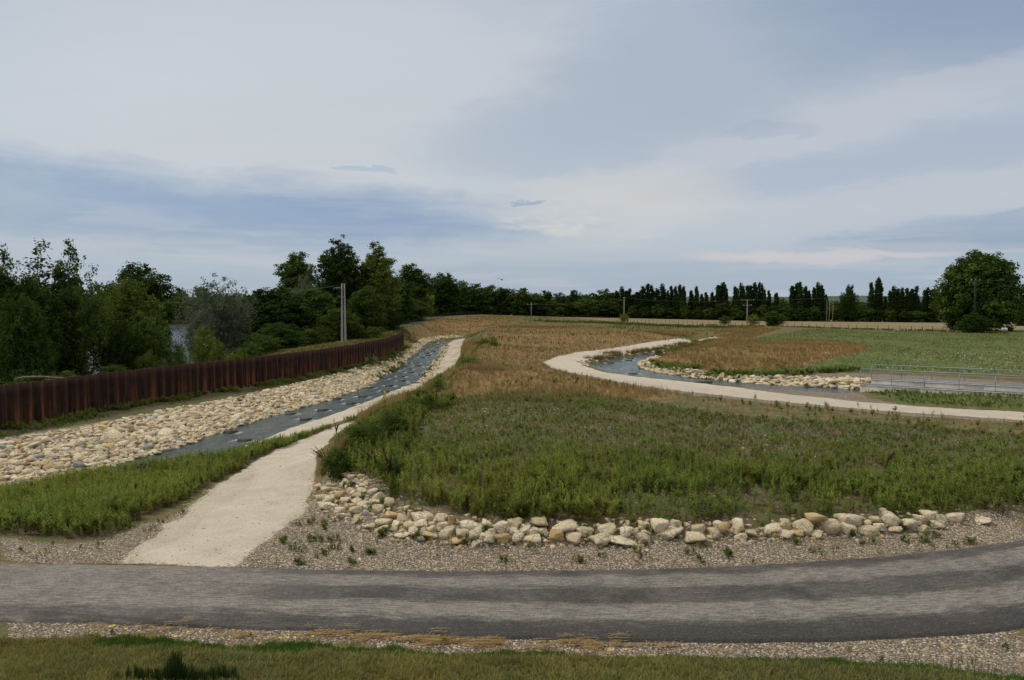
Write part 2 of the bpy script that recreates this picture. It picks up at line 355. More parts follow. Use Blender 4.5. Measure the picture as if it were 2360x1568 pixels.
class Raster:
    def __init__(s, x0, x1, y0, y1, d):
        s.x0, s.y0, s.d = x0, y0, d
        s.nx = int((x1 - x0) / d) + 1; s.ny = int((y1 - y0) / d) + 1
        s.x1 = x0 + (s.nx - 1) * d; s.y1 = y0 + (s.ny - 1) * d
        s.z = np.zeros((s.nx, s.ny), np.float32)
    def fill(s):
        for t in TRI:
            (ax, ay), (bx, by), (cx, cy) = (_co[i] for i in t); az, bz, cz = (_zz[i] for i in t)
            i0 = max(0, int((min(ax, bx, cx) - s.x0) / s.d)); i1 = min(s.nx - 1, int((max(ax, bx, cx) - s.x0) / s.d) + 1)
            j0 = max(0, int((min(ay, by, cy) - s.y0) / s.d)); j1 = min(s.ny - 1, int((max(ay, by, cy) - s.y0) / s.d) + 1)
            if i1 < i0 or j1 < j0: continue
            X = s.x0 + np.arange(i0, i1 + 1)[:, None] * s.d; Y = s.y0 + np.arange(j0, j1 + 1)[None, :] * s.d
            den = (by - cy) * (ax - cx) + (cx - bx) * (ay - cy)
            if abs(den) < 1e-9: continue
            l1 = ((by - cy) * (X - cx) + (cx - bx) * (Y - cy)) / den; l2 = ((cy - ay) * (X - cx) + (ax - cx) * (Y - cy)) / den; l3 = 1 - l1 - l2
            m = (l1 >= -1e-6) & (l2 >= -1e-6) & (l3 >= -1e-6)
            sub = s.z[i0:i1 + 1, j0:j1 + 1]; sub[m] = (l1 * az + l2 * bz + l3 * cz)[m]
    def blur(s, n):
        for _ in range(n):
            z = s.z; z[1:-1, :] = (z[:-2, :] + 2 * z[1:-1, :] + z[2:, :]) / 4; z[:, 1:-1] = (z[:, :-2] + 2 * z[:, 1:-1] + z[:, 2:]) / 4
    def sample(s, x, y, a=None):
        a = s.z if a is None else a
        fx = np.clip((x - s.x0) / s.d, 0, s.nx - 1.001); fy = np.clip((y - s.y0) / s.d, 0, s.ny - 1.001)
        i = fx.astype(int); j = fy.astype(int); fx = fx - i; fy = fy - j
        return (a[i, j] * (1 - fx) + a[i + 1, j] * fx) * (1 - fy) + (a[i, j + 1] * (1 - fx) + a[i + 1, j + 1] * fx) * fy
    def inside(s, x, y, m=1.0): return (x > s.x0 + m) & (x < s.x1 - m) & (y > s.y0 + m) & (y < s.y1 - m)
RN = Raster(-62, 70, -12, 135, 0.2); RN.fill(); RN.blur(1)
RF = Raster(-698, 798, -38, 755, 1.0); RF.fill()
def H0(x, y):
    x = np.asarray(x, float); y = np.asarray(y, float)
    far = RF.sample(x, y); near = RN.sample(x, y)
    return np.where(RN.inside(x, y), near, far)
def Hn(x, y):
    """ground height with its small unevenness"""
    h = H0(x, y); 
    r = (fbm(x * .35, y * .35) - .5) * .16 + (fbm(x * 1.7 + 50, y * 1.7) - .5) * .07
    flat = zone_flat(x, y)
    return h + r * (1 - flat)
def hit(U, V):
    d = ray(U, V); t = 9.0 * np.power(1.0035, np.arange(1200)); t = t / d[1] if d[1] > 0 else t
    x = d[0] * t; y = d[1] * t; z = CAM_Z + d[2] * t
    b = z < H0(x, y)
    i = int(np.argmax(b)) if b.any() else len(t) - 1
    return (float(x[i]), float(y[i]), float(H0(x[i:i + 1], y[i:i + 1])[0]))

# ------------------------------------------------------------------ ground cover zones (plan polygons)
def poly(uv): return np.array([hit(u, v)[:2] for u, v in uv])
def in_poly(x, y, P):
    c = np.zeros(x.shape, bool); n = len(P)
    for i in range(n):
        x0, y0 = P[i]; x1, y1 = P[i - 1]
        if y0 == y1: continue
        m = ((y0 > y) != (y1 > y)) & (x < (x1 - x0) * (y - y0) / (y1 - y0) + x0)
        c ^= m
    return c
def sdist(x, y, P):
    """signed distance, positive inside"""
    d = np.full(x.shape, 1e9)
    for i in range(len(P)):
        a = P[i - 1]; b = P[i]; e = b - a; L = e @ e + 1e-12
        t = np.clip(((x - a[0]) * e[0] + (y - a[1]) * e[1]) / L, 0, 1)
        d = np.minimum(d, np.hypot(x - a[0] - t * e[0], y - a[1] - t * e[1]))
    return np.where(in_poly(x, y, P), d, -d)
def wp(l): return np.array([p[:2] for p in l])
uvz = lambda l, z: [W(p[0], p[1], z)[:2] for p in l]
Z = {}
Z['path'] = [np.array([W(*p)[:2] for p in PATH_L] + [W(*p)[:2] for p in reversed(FOOT[:4])] + [W(*p)[:2] for p in reversed(PATH_R)]),
             np.array([WS(p)[:2] for p in [(545, 1036), (603, 1013), (662, 990), (760, 957), (855, 922), (919, 895), (970, 875), (985, 857), (1004, 834), (1018, 816), (1030, 795), (1047, 784)]] + [W(*p)[:2] for p in reversed(FOOT[3:])] + uvz([(849, 952), (790, 968), (712, 997), (660, 1014), (600, 1030)], -2.35)),
             np.array(uvz(RP_OUT, 0.0) + uvz(reversed(RP_IN), -.05))]
Z['gravel'] = [poly([(0, 1240), (159, 1252), (270, 1243), (330, 1210), (420, 1172), (500, 1120), (560, 1085), (600, 1080), (560, 1130), (420, 1230), (300, 1300), (0, 1300)]),
               np.array([(-60, 20.6), (-40, 20.6), (-20, 20.8), (-19, 18.4), (-60, 20)]),
               poly([(545, 1310), (560, 1270), (640, 1218), (700, 1165), (722, 1100), (740, 1110), (760, 1150), (830, 1170), (960, 1210), (1100, 1230), (1500, 1230), (1900, 1212), (2150, 1195), (2359, 1178), (2358, 1330), (900, 1330)]),
               poly([(0, 1425), (2358, 1440), (2358, 1567), (2010, 1560), (1894, 1537), (1723, 1537), (1553, 1527), (1432, 1527), (1261, 1510), (1091, 1507), (851, 1490), (683, 1483), (478, 1476), (273, 1469), (0, 1479)]),
               np.array([(14, 20), (14, 10), (60, 10), (70, 60)]), np.array([(-60, 14.3), (-12, 14.3), (-12, 16), (-60, 16)]),
               poly([(2358, 975), (2121, 960), (1945, 944), (1769, 929), (1591, 909), (1473, 894), (1385, 876), (1311, 863), (1330, 855), (1600, 890), (2358, 955)]),
               poly([(2100, 938), (1975, 926), (1769, 903), (1679, 890), (1769, 893), (1900, 901), (1975, 905), (2010, 918)]),
               poly([(1700, 866), (1850, 864), (2020, 862), (2200, 870), (2358, 880), (2358, 905), (2000, 872), (1860, 874)]),
               np.array(uvz([(0, 1010), (197, 979), (349, 950), (539, 915)], -1.5) + uvz([(539, 921), (349, 957), (197, 987), (0, 1020)], -1.5))]
Z['rip'] = [np.array([p[:2] for p in RIPT] + [p[:2] for p in reversed(LW)]), np.array([(-36, 33.5), (-39, 18), (-37, 12), (-33.5, 28), _a[:2], W(0, 1018, -1.5)[:2]]),
            np.array([W(*p)[:2] for p in RB_TOP] + uvz(reversed(RW_R), ZR)),
            np.array(uvz([(1350, 843.5), (1332, 831), (1385, 822.5), (1458, 809), (1532, 799), (1576, 788.7), (1608, 784)], -.05) + uvz([(1620, 783), (1591, 790), (1511, 805), (1423, 821), (1367, 833), (1352, 841)], ZR)),
            poly([(735, 1112), (830, 1088), (880, 1130), (960, 1168), (1060, 1190), (1250, 1195), (1250, 1262), (900, 1262), (760, 1215), (705, 1185)])]
Z['wheat'] = [np.array([W(*p)[:2] for p in FENCE_UV[3:]] + [hit(u, v)[:2] for u, v in ((1320, 731.5), (1455, 742), (1617, 749.5), (1720, 752.5), (1819, 753), (1974, 759), (2127, 762), (2200, 764))] + [(130, 186), (240, 262), (240, 360), (60, 420), (-60, 500), (-60, 330)])]
Z['green'] = [poly([(-100, 1240), (159, 1252), (270, 1240), (412, 1168), (495, 1123), (618, 1058), (712, 1000), (849, 957), (849, 953), (712, 998), (640, 1018), (520, 1045), (400, 1064), (250, 1084), (100, 1112), (-100, 1140)]),
              poly([(735, 1105), (790, 1040), (850, 985), (1000, 930), (1150, 905), (1350, 905), (1500, 930), (1700, 960), (2000, 975), (2400, 1010), (2400, 1180), (2250, 1188), (1900, 1204), (1500, 1214), (1100, 1204), (950, 1168), (880, 1130)]),
              poly([(1990, 903), (2358, 895), (2358, 945), (2100, 931), (2040, 915)]),
              poly([(1720, 792), (1732, 783), (1769, 775), (1872, 758), (2180, 765), (2358, 770), (2358, 862), (1960, 858), (1830, 864), (1640, 856), (1860, 846), (1960, 820), (2005, 803), (1990, 794), (1916, 785), (1769, 785)]),
              np.array([(90, 185), (60, 62), (140, 62), (300, 200)]),
              np.array(list(offs(WALL, -0.1)[1:]) + [p[:2] for p in reversed(RIPT[:10])])]
Z['dry'] = [poly([(1254, 840), (1311, 862), (1473, 894), (1600, 912), (1350, 930), (1150, 925), (1040, 935), (1000, 925), (1080, 830), (1115, 790), (1130, 755), (1250, 745), (1500, 770), (1560, 780), (1414, 800), (1276, 822)]),
            poly([(1500, 827), (1560, 800), (1640, 775), (1700, 752), (1800, 758), (1732, 783), (1769, 785), (1916, 785), (1992, 795), (2001, 805), (1957, 818), (1857, 844), (1828, 860), (1769, 860), (1620, 853), (1561, 844), (1505, 836)]),
            poly([(932, 772), (1000, 738), (1100, 728), (1200, 730), (1180, 745), (1125, 755), (1075, 774), (990, 779), (940, 800)]),
            poly([(811, 970), (887, 930), (951, 912), (1014, 884), (1055, 860), (1064, 795), (1110, 782), (1080, 825), (1010, 888), (950, 930)]),
            np.array([(-60, 13.9), (15, 13.9), (15, 5), (-60, 5)])]
EDGE = {'path': (.22, .35), 'gravel': (.3, .5), 'rip': (.3, .5), 'wheat': (.8, 1.0), 'green': (.5, 1.6), 'dry': (.6, 2.2)}
Z['soil'] = Z['green'][:2] + [Z['green'][-1]] + [poly([(1180, 1190), (1500, 1200), (1900, 1185), (2300, 1165), (2300, 1192), (2200, 1206), (1900, 1226), (1500, 1238), (1180, 1240)])]; EDGE['soil'] = (.5, .8)
ZN = {}; ZF = {}
def _mk(R):
    X, Y = np.meshgrid(R.x0 + np.arange(R.nx) * R.d, R.y0 + np.arange(R.ny) * R.d, indexing='ij')
    out = {}
    for k, Ps in Z.items():
        s, a = EDGE[k]; w = np.zeros(X.shape, np.float32); nz = (fbm(X * .9 + 31, Y * .9) - .5) * 2 * a
        for P in Ps:
            m = 4.0; bx = (X > P[:, 0].min() - m) & (X < P[:, 0].max() + m) & (Y > P[:, 1].min() - m) & (Y < P[:, 1].max() + m)
            if not bx.any(): continue
            d = sdist(X[bx], Y[bx], P) + nz[bx]
            w[bx] = np.maximum(w[bx], np.clip((d + s) / (2 * s), 0, 1))
        out[k] = w
    return out
ZN = _mk(RN); ZF = _mk(RF)
def zone(k, x, y):
    x = np.asarray(x, float); y = np.asarray(y, float)
    return np.where(RN.inside(x, y), RN.sample(x, y, ZN[k]), RF.sample(x, y, ZF[k]))
RDP = np.array(uvz(ROAD_FAR, 0) + uvz(reversed(ROAD_NEAR), 0))
def zone_flat(x, y):
    f = np.maximum(zone('path', x, y) * .75, zone('gravel', x, y) * .7)
    roadish = (y > 12.6) & (y < 20.5 + np.clip(x - 12, 0, 99) * .35) & (zone('green', x, y) < .5)
    return np.where(roadish, np.maximum(f, .92), f)

# ------------------------------------------------------------------ materials
def newmat(name):
    m = bpy.data.materials.new(name); m.use_nodes = True
    t = m.node_tree; t.nodes.clear(); N = NT(t)
    out = N.n('ShaderNodeOutputMaterial')
    return m, t, N, out
def bsdf(N, t, out, col, rough=0.8, normal=None, metal=0.0, spec=0.3):
    p = N.n('ShaderNodeBsdfPrincipled')
    for k, v in (('Base Color', col), ('Roughness', rough), ('Metallic', metal), ('Specular IOR Level', spec)):
        if isinstance(v, bpy.types.NodeSocket): t.links.new(v, p.inputs[k])
        elif k == 'Base Color': p.inputs[k].default_value = (*v, 1)
        else: p.inputs[k].default_value = v
    if normal is not None: t.links.new(normal, p.inputs['Normal'])
    t.links.new(p.outputs[0], out.inputs[0])
    return p
def bump(N, h, strength=0.5, dist=0.02, normal=None):
    nd = N.n('ShaderNodeBump', inp={'Height': h, 'Strength': strength, 'Distance': dist})
    if normal is not None: N.t.links.new(normal, nd.inputs['Normal'])
    return nd.outputs[0]

def mat_ground():
    m, t, N, out = newmat('ground_cover')
    P = N.n('ShaderNodeNewGeometry').outputs['Position']
    big = N.noise(P, 0.12, 4, .6); mid = N.noise(P, 0.9, 5, .6); fine = N.noise(P, 9, 5, .65); vf = N.noise(P, 45, 3, .6)
    def sat(a, w=0.0): return N.math('ADD', a, w)
    # meadow: dry thatch with green herbs
    meadow = N.ramp(N.math('ADD', N.math('MULTIPLY', mid, .6), N.math('MULTIPLY', fine, .4)),
                    [(.30, (.035, .050, .016)), (.46, (.085, .088, .028)), (.58, (.165, .115, .05)), (.75, (.24, .17, .08))])
    dry = N.ramp(N.math('ADD', N.math('MULTIPLY', mid, .55), N.math('MULTIPLY', fine, .45)),
                 [(.30, (.085, .06, .026)), (.45, (.17, .108, .044)), (.58, (.235, .15, .064)), (.75, (.31, .22, .105))])
    green = N.ramp(N.math('ADD', N.math('MULTIPLY', mid, .6), N.math('MULTIPLY', fine, .4)),
                   [(.30, (.035, .055, .015)), (.47, (.075, .105, .025)), (.6, (.12, .135, .04)), (.75, (.18, .16, .07))])
    soil = N.ramp(N.math('ADD', N.math('MULTIPLY', mid, .5), N.math('MULTIPLY', fine, .5)),
                  [(.3, (.038, .026, .016)), (.5, (.085, .060, .038)), (.7, (.17, .13, .088))])
    vs = N.n('ShaderNodeTexVoronoi', feature='F1', inp={'Vector': P, 'Scale': 9.0, 'Randomness': 1.0})
    stone = N.math('MULTIPLY', N.math('SUBTRACT', 1.0, N.smooth(vs.outputs['Distance'], .17, .28)), N.smooth(N.n('ShaderNodeSeparateColor', inp={0: vs.outputs['Color']}).outputs[0], .66, .7))
    soil = N.mix(stone, soil, (.42, .35, .25))
    # gravel: rounded river pebbles
    v1 = N.n('ShaderNodeTexVoronoi', feature='F1', inp={'Vector': N.mapping(P, (1, 1, .6)), 'Scale': 21.0, 'Randomness': 1.0})
    v2 = N.n('ShaderNodeTexVoronoi', feature='F1', inp={'Vector': P, 'Scale': 43.0, 'Randomness': 1.0})
    pc = N.n('ShaderNodeSeparateColor', inp={0: v1.outputs['Color']})
    cc = N.ramp(pc.outputs[0], [(0, (.075, .07, .066)), (.18, (.16, .13, .10)), (.38, (.27, .205, .135)), (.60, (.35, .275, .19)), (.8, (.46, .39, .30)), (.94, (.64, .585, .50))], 'CONSTANT')
    pc2 = N.n('ShaderNodeSeparateColor', inp={0: v2.outputs['Color']})
    c2 = N.ramp(pc2.outputs[1], [(0, (.07, .06, .052)), (.4, (.17, .14, .105)), (.8, (.32, .27, .20))], 'CONSTANT')
    edge = N.smooth(v1.outputs['Distance'], .42, .60)
    gravel = N.mix(edge, cc, N.mix(.30, c2, (.08, .06, .042)))
    gravel = N.mix(N.math('MULTIPLY', N.smooth(big, .52, .64), .35), gravel, (.12, .10, .06))
    gbump = N.math('MULTIPLY', N.math('SUBTRACT', 1.0, v1.outputs['Distance']), 1.0)
    # path: packed pale limestone grit
    pa = N.ramp(N.math('ADD', N.math('MULTIPLY', mid, .5), N.math('MULTIPLY', vf, .5)), [(.30, (.36, .31, .235)), (.5, (.475, .42, .335)), (.7, (.57, .515, .425))])
    v3 = N.n('ShaderNodeTexVoronoi', feature='F1', inp={'Vector': P, 'Scale': 30.0, 'Randomness': 1.0})
    pcol = N.n('ShaderNodeSeparateColor', inp={0: v3.outputs['Color']})
    pa = N.mix(N.math('MULTIPLY', N.smooth(pcol.outputs[0], .80, .9), N.math('SUBTRACT', 1, N.smooth(v3.outputs['Distance'], .2, .4))), pa, (.66, .62, .56))
    pa = N.mix(N.math('MULTIPLY', N.smooth(pcol.outputs[1], .90, .95), .55), pa, (.20, .165, .125))
    pa = N.mix(N.math('MULTIPLY', N.smooth(big, .50, .68), .30), pa, (.40, .325, .235))
    wheat = N.ramp(N.math('ADD', N.math('MULTIPLY', mid, .5), N.math('MULTIPLY', N.noise(N.mapping(P, (.05, 1.3, 1)), 1.0, 4), .5)), [(.3, (.145, .112, .058)), (.5, (.215, .168, .09)), (.7, (.275, .22, .125))])
    ripc = N.ramp(fine, [(.3, (.06, .048, .033)), (.6, (.20, .165, .115)), (.8, (.30, .25, .18))])
    A = lambda k: N.attr(k)
    col = meadow
    e = lambda k, a=.25, b=.75: N.smooth(N.math('ADD', A(k), N.math('MULTIPLY', N.math('SUBTRACT', fine, .5), .7)), a, b)
    col = N.mix(e('dry', .15, .85), col, dry)
    gr = e('green', .15, .85)
    col = N.mix(gr, col, green)
    col = N.mix(N.math('MULTIPLY', e('soil'), N.smooth(mid, .36, .60)), col, soil)
    col = N.mix(e('rip'), col, ripc)
    gm = e('gravel', .35, .65)
    col = N.mix(gm, col, gravel)
    pm = e('path', .35, .65)
    rut = N.math('MULTIPLY', N.smooth(A('ruts'), .2, .9), N.smooth(mid, .35, .6))
    pa = N.mix(N.math('MULTIPLY', rut, .8), pa, (.25, .20, .125))
    col = N.mix(pm, col, pa)
    col = N.mix(e('wheat'), col, wheat)
    col = N.mix(N.math('MULTIPLY', e('mud', .3, .7), 1.0), col, (.05, .04, .028))
    hb = N.math('ADD', N.math('MULTIPLY', fine, .6), N.math('MULTIPLY', N.math('MULTIPLY', gbump, gm), .9))
    nrm = bump(N, hb, .85, .035)
    bsdf(N, t, out, col, .92, nrm, spec=.15)
    return m
M_GROUND = mat_ground()

def mat_asphalt():
    m, t, N, out = newmat('asphalt')
    P = N.n('ShaderNodeNewGeometry').outputs['Position']
    a = N.attr('across'); l = N.attr('along')
    v = N.n('ShaderNodeCombineXYZ', inp={0: N.math('MULTIPLY', l, .55), 1: N.math('MULTIPLY', a, 9.0), 2: 0.0}).outputs[0]
    st = N.noise(v, 1.0, 7, .62, .25)
    st2 = N.noise(N.n('ShaderNodeCombineXYZ', inp={0: N.math('MULTIPLY', l, 2.4), 1: N.math('MULTIPLY', a, 60.0), 2: 2.0}).outputs[0], 1.0, 4, .6)
    gr = N.math('ADD', N.math('MULTIPLY', N.noise(P, 60, 3, .7), .5), N.math('MULTIPLY', N.noise(P, 18, 4, .8), .5)); md = N.noise(P, .8, 5, .6, .6)
    # dusty wheel tracks either side of a dark crown
    aw = N.math('ADD', N.math('ADD', a, N.math('MULTIPLY', N.math('SUBTRACT', st, .5), .24)), N.math('MULTIPLY', N.math('SUBTRACT', N.noise(N.mapping(P, (.7, 2.5, 1)), 1.0, 5, .7), .5), .10))
    def tr(c, w): return N.math('SUBTRACT', 1.0, N.smooth(N.math('ABSOLUTE', N.math('SUBTRACT', aw, c)), w * .45, w * 1.25))
    track = N.math('MAXIMUM', tr(.33, .13), N.math('MULTIPLY', tr(.77, .125), .95))
    junc = N.math('SUBTRACT', 1.0, N.smooth(N.math('ABSOLUTE', N.math('SUBTRACT', l, 15.2)), 1.5, 8.5))      # where lorries drag grit off the path
    junc = N.math('MULTIPLY', junc, N.smooth(N.math('ADD', a, N.math('MULTIPLY', N.math('SUBTRACT', md, .5), .5)), .05, .45))
    left = N.math('MULTIPLY', N.math('SUBTRACT', 1.0, N.smooth(l, 10, 28)), .75)
    dust = N.math('MAXIMUM', N.math('MULTIPLY', track, .95), N.math('MULTIPLY', junc, .92))
    dust = N.math('MAXIMUM', dust, N.math('MULTIPLY', left, N.smooth(N.math('ADD', st, N.math('MULTIPLY', md, .6)), .6, 1.0)))
    dust = N.math('MAXIMUM', dust, N.math('MULTIPLY', N.math('MULTIPLY', N.smooth(md, .25, .65), .30), N.smooth(a, .06, .26)))
    dust = N.math('MULTIPLY', dust, N.math('ADD', .45, N.math('MULTIPLY', N.smooth(st2, .34, .62), .60)))
    dust = N.math('ADD', dust, N.math('MULTIPLY', N.smooth(st2, .55, .72), .30), clamp=True)
    dust = N.math('MULTIPLY', dust, N.math('ADD', .75, N.math('MULTIPLY', N.smooth(md, .3, .6), .3)), clamp=True)
    base = N.mix(N.smooth(gr, .38, .62), (.014, .013, .013), (.066, .061, .055))
    dcol = N.mix(N.smooth(gr, .35, .65), (.145, .128, .108), (.285, .26, .225))
    dust = N.math('MULTIPLY', dust, N.math('ADD', .72, N.math('MULTIPLY', N.smooth(gr, .36, .6), .4)), clamp=True)
    col = N.mix(dust, base, dcol)
    vs = N.n('ShaderNodeTexVoronoi', feature='F1', inp={'Vector': P, 'Scale': 26.0, 'Randomness': 1.0})
    sp = N.math('MULTIPLY', N.math('SUBTRACT', 1, N.smooth(vs.outputs['Distance'], .12, .2)), N.smooth(N.n('ShaderNodeSeparateColor', inp={0: vs.outputs['Color']}).outputs[0], .93, .95))
    col = N.mix(sp, col, (.4, .38, .34))
    bsdf(N, t, out, col, .78, bump(N, gr, .5, .008), spec=.3)
    return m

def mat_water(kind):
    m, t, N, out = newmat('water_' + kind)
    P = N.n('ShaderNodeNewGeometry').outputs['Position']
    if kind == 'river':
        h = N.math('ADD', N.math('MULTIPLY', N.noise(N.mapping(P, (.35, 1.4, 1), (0, 0, .3)), 1.0, 4, .6), 1.0), N.math('MULTIPLY', N.noise(P, 2.5, 3), .25))
        nrm = bump(N, h, .55, .16)
        bsdf(N, t, out, (.012, .020, .018), .10, nrm, spec=.5)
        return m
    f = N.attr('foam')
    n1 = N.noise(N.mapping(P, (1.0, 1.0, 1), (0, 0, .3)), 1.6, 5, .6, .4); n2 = N.noise(P, 5.0, 6, .7, .8)
    h = N.math('ADD', n1, N.math('MULTIPLY', n2, .45))
    nrm = bump(N, h, .8, .12)
    fm = N.math('MULTIPLY', N.smooth(N.math('ADD', f, N.math('MULTIPLY', N.math('SUBTRACT', n2, .5), 1.6)), .50, 1.0), .62)
    col = N.mix(fm, N.mix(n1, (.020, .036, .036), (.040, .066, .062)), (.60, .64, .64))
    bsdf(N, t, out, col, N.math('ADD', .10, N.math('MULTIPLY', fm, .6)), nrm, spec=.45)
    return m

def mat_rust():
    m, t, N, out = newmat('rusty_steel')
    P = N.n('ShaderNodeNewGeometry').outputs['Position']
    z = N.n('ShaderNodeSeparateXYZ', inp={0: P}).outputs[2]
    st = N.noise(N.mapping(P, (3.2, 3.2, .12)), 1.0, 5, .65); bl = N.noise(P, 1.3, 5, .6)
    fl = N.attr('face')          # 1 on the flanges that stand proud, where run-off rusts brightest
    hgt = N.smooth(z, .9, -.7)
    base = N.ramp(bl, [(.3, (.013, .0085, .0075)), (.6, (.030, .016, .012)), (.8, (.05, .024, .016))])
    top = N.smooth(z, .95, 1.4)
    base = N.mix(N.math('MULTIPLY', top, .5), base, (.05, .022, .017))
    o = N.math('MULTIPLY', N.math('MULTIPLY', fl, N.math('ADD', .25, N.math('MULTIPLY', hgt, .75))), N.smooth(st, .42, .66))
    col = N.mix(N.math('MULTIPLY', o, .9), base, (.21, .066, .024))
    col = N.mix(N.math('MULTIPLY', N.math('MULTIPLY', o, N.smooth(N.noise(P, 7, 3), .58, .7)), .6), col, (.30, .16, .08))
    bsdf(N, t, out, col, .85, bump(N, bl, .4, .02), spec=.2)
    return m

def mat_stone(name, c1, c2, c3):
    m, t, N, out = newmat(name)
    tc = N.n('ShaderNodeTexCoord').outputs['Object']
    P = N.n('ShaderNodeNewGeometry').outputs['Position']
    n = N.noise(P, 2.3, 5, .6); f = N.noise(P, 14, 5, .7); rnd = N.attr('tint')
    col = N.mix(N.smooth(n, .35, .68), c1, c2)
    col = N.mix(N.math('MULTIPLY', N.smooth(f, .54, .74), .55), col, c3)
    col = N.mix(N.math('MULTIPLY', N.smooth(N.noise(P, 5.5, 4, .6), .60, .72), .5), col, tuple(x * .55 for x in c1))
    vc = N.n('ShaderNodeTexVoronoi', feature='DISTANCE_TO_EDGE', inp={'Vector': N.mapping(P, (1, 1, 1.7), (.3, .2, .5)), 'Scale': 4.2, 'Randomness': 1.0})
    crack = N.math('MULTIPLY', N.math('SUBTRACT', 1.0, N.smooth(N.math('ADD', vc.outputs['Distance'], N.math('MULTIPLY', f, .05)), .02, .06)), N.smooth(n, .40, .6))
    col = N.mix(N.math('MULTIPLY', crack, .75), col, tuple(x * .35 for x in c3))
    val = N.math('ADD', .86, N.math('MULTIPLY', rnd, .42))
    col = N.mix(1.0, col, N.n('ShaderNodeCombineColor', inp={0: val, 1: N.math('MULTIPLY', val, N.math('ADD', .97, N.math('MULTIPLY', rnd, .03))), 2: N.math('MULTIPLY', val, N.math('ADD', .86, N.math('MULTIPLY', rnd, .16)))}).outputs[0], 'MULTIPLY')
    bsdf(N, t, out, col, .9, bump(N, N.math('ADD', f, N.math('SUBTRACT', N.math('MULTIPLY', n, .8), N.math('MULTIPLY', crack, .6))), 1.0, .08), spec=.12)
    return m

def mat_plain(name, col, rough=.7, metal=0.0, var=.25, scale=6.0, spec=.3, bumps=.2, stretch=(1, 1, 1)):
    m, t, N, out = newmat(name)
    P = N.n('ShaderNodeNewGeometry').outputs['Position']
    n = N.noise(N.mapping(P, stretch), scale, 5, .62)
    c = N.mix(N.smooth(n, .3, .7), tuple(x * (1 - var) for x in col), tuple(min(1, x * (1 + var)) for x in col))
    bsdf(N, t, out, c, rough, bump(N, n, bumps, .01), metal, spec)
    return m

def mat_foliage(name, trans=.32, objvar=.30, rough=.75):
    m, t, N, out = newmat(name)
    c = N.n('ShaderNodeAttribute', attribute_name='Col').outputs[0]
    oi = N.n('ShaderNodeObjectInfo').outputs['Random']
    v = N.math('ADD', 1.0 - objvar / 2, N.math('MULTIPLY', oi, objvar))
    c = N.mix(1.0, c, N.n('ShaderNodeCombineColor', inp={0: v, 1: v, 2: v}).outputs[0], 'MULTIPLY')
    p = N.n('ShaderNodeBsdfPrincipled', inp={'Base Color': c, 'Roughness': rough, 'Specular IOR Level': .06})
    tr = N.n('ShaderNodeBsdfTranslucent', inp={0: c})
    mx = N.n('ShaderNodeMixShader', inp={0: trans, 1: p.outputs[0], 2: tr.outputs[0]})
    t.links.new(mx.outputs[0], out.inputs[0])
    return m

M_ASPH = mat_asphalt(); M_WS = mat_water('stream'); M_WR = mat_water('river'); M_RUST = mat_rust()
M_CREAM = mat_stone('limestone_cream', (.56, .475, .33), (.70, .62, .46), (.50, .36, .19))
M_OCHRE = mat_stone('limestone_ochre', (.50, .36, .18), (.58, .46, .28), (.46, .27, .10))
M_BLUE = mat_stone('limestone_bluegrey', (.30, .31, .31), (.40, .40, .38), (.24, .25, .26))
M_CONC = mat_plain('cast_concrete', (.44, .40, .33), .85, 0, .15, 1.6, .2, .2, (1, 1, .4))
M_POLE = mat_plain('pole_concrete', (.33, .30, .28), .85, 0, .15, 5.0)
M_GALV = mat_plain('galvanised_steel', (.25, .29, .35), .55, .35, .12, 8.0)
M_DARKCONC = mat_plain('wet_concrete', (.045, .04, .032), .55, 0, .35, 5.0)
M_WOOD = mat_plain('weathered_wood', (.16, .135, .11), .85, 0, .3, 9.0)
M_WOODD = mat_plain('dark_post_wood', (.045, .037, .028), .85, 0, .3, 9.0)
M_FGREEN = mat_plain('green_coated_wire', (.006, .022, .018), .8, 0, .1, 9.0)
M_BARK = mat_plain('bark', (.10, .085, .065), .9, 0, .4, 6.0, .2, .5)
M_WHITE = mat_plain('white_paint', (.72, .72, .70), .5, 0, .06, 9.0)
M_CER = mat_plain('glazed_insulator', (.55, .60, .62), .25, 0, .1, 9.0, .5)
M_LOG = mat_plain('driftwood', (.15, .125, .09), .85, 0, .3, 5.0)
M_LEAF = mat_foliage('foliage'); M_GRASS = mat_foliage('grass_blades', .35, .0)
M_DARKSEED = mat_plain('dock_seed', (.045, .018, .012), .8, 0, .3, 12)
M_YEL = mat_plain('yellow_petals', (.75, .58, .03), .6, 0, .1, 12); M_RED = mat_plain('red_petals', (.65, .06, .02), .6, 0, .1, 12)

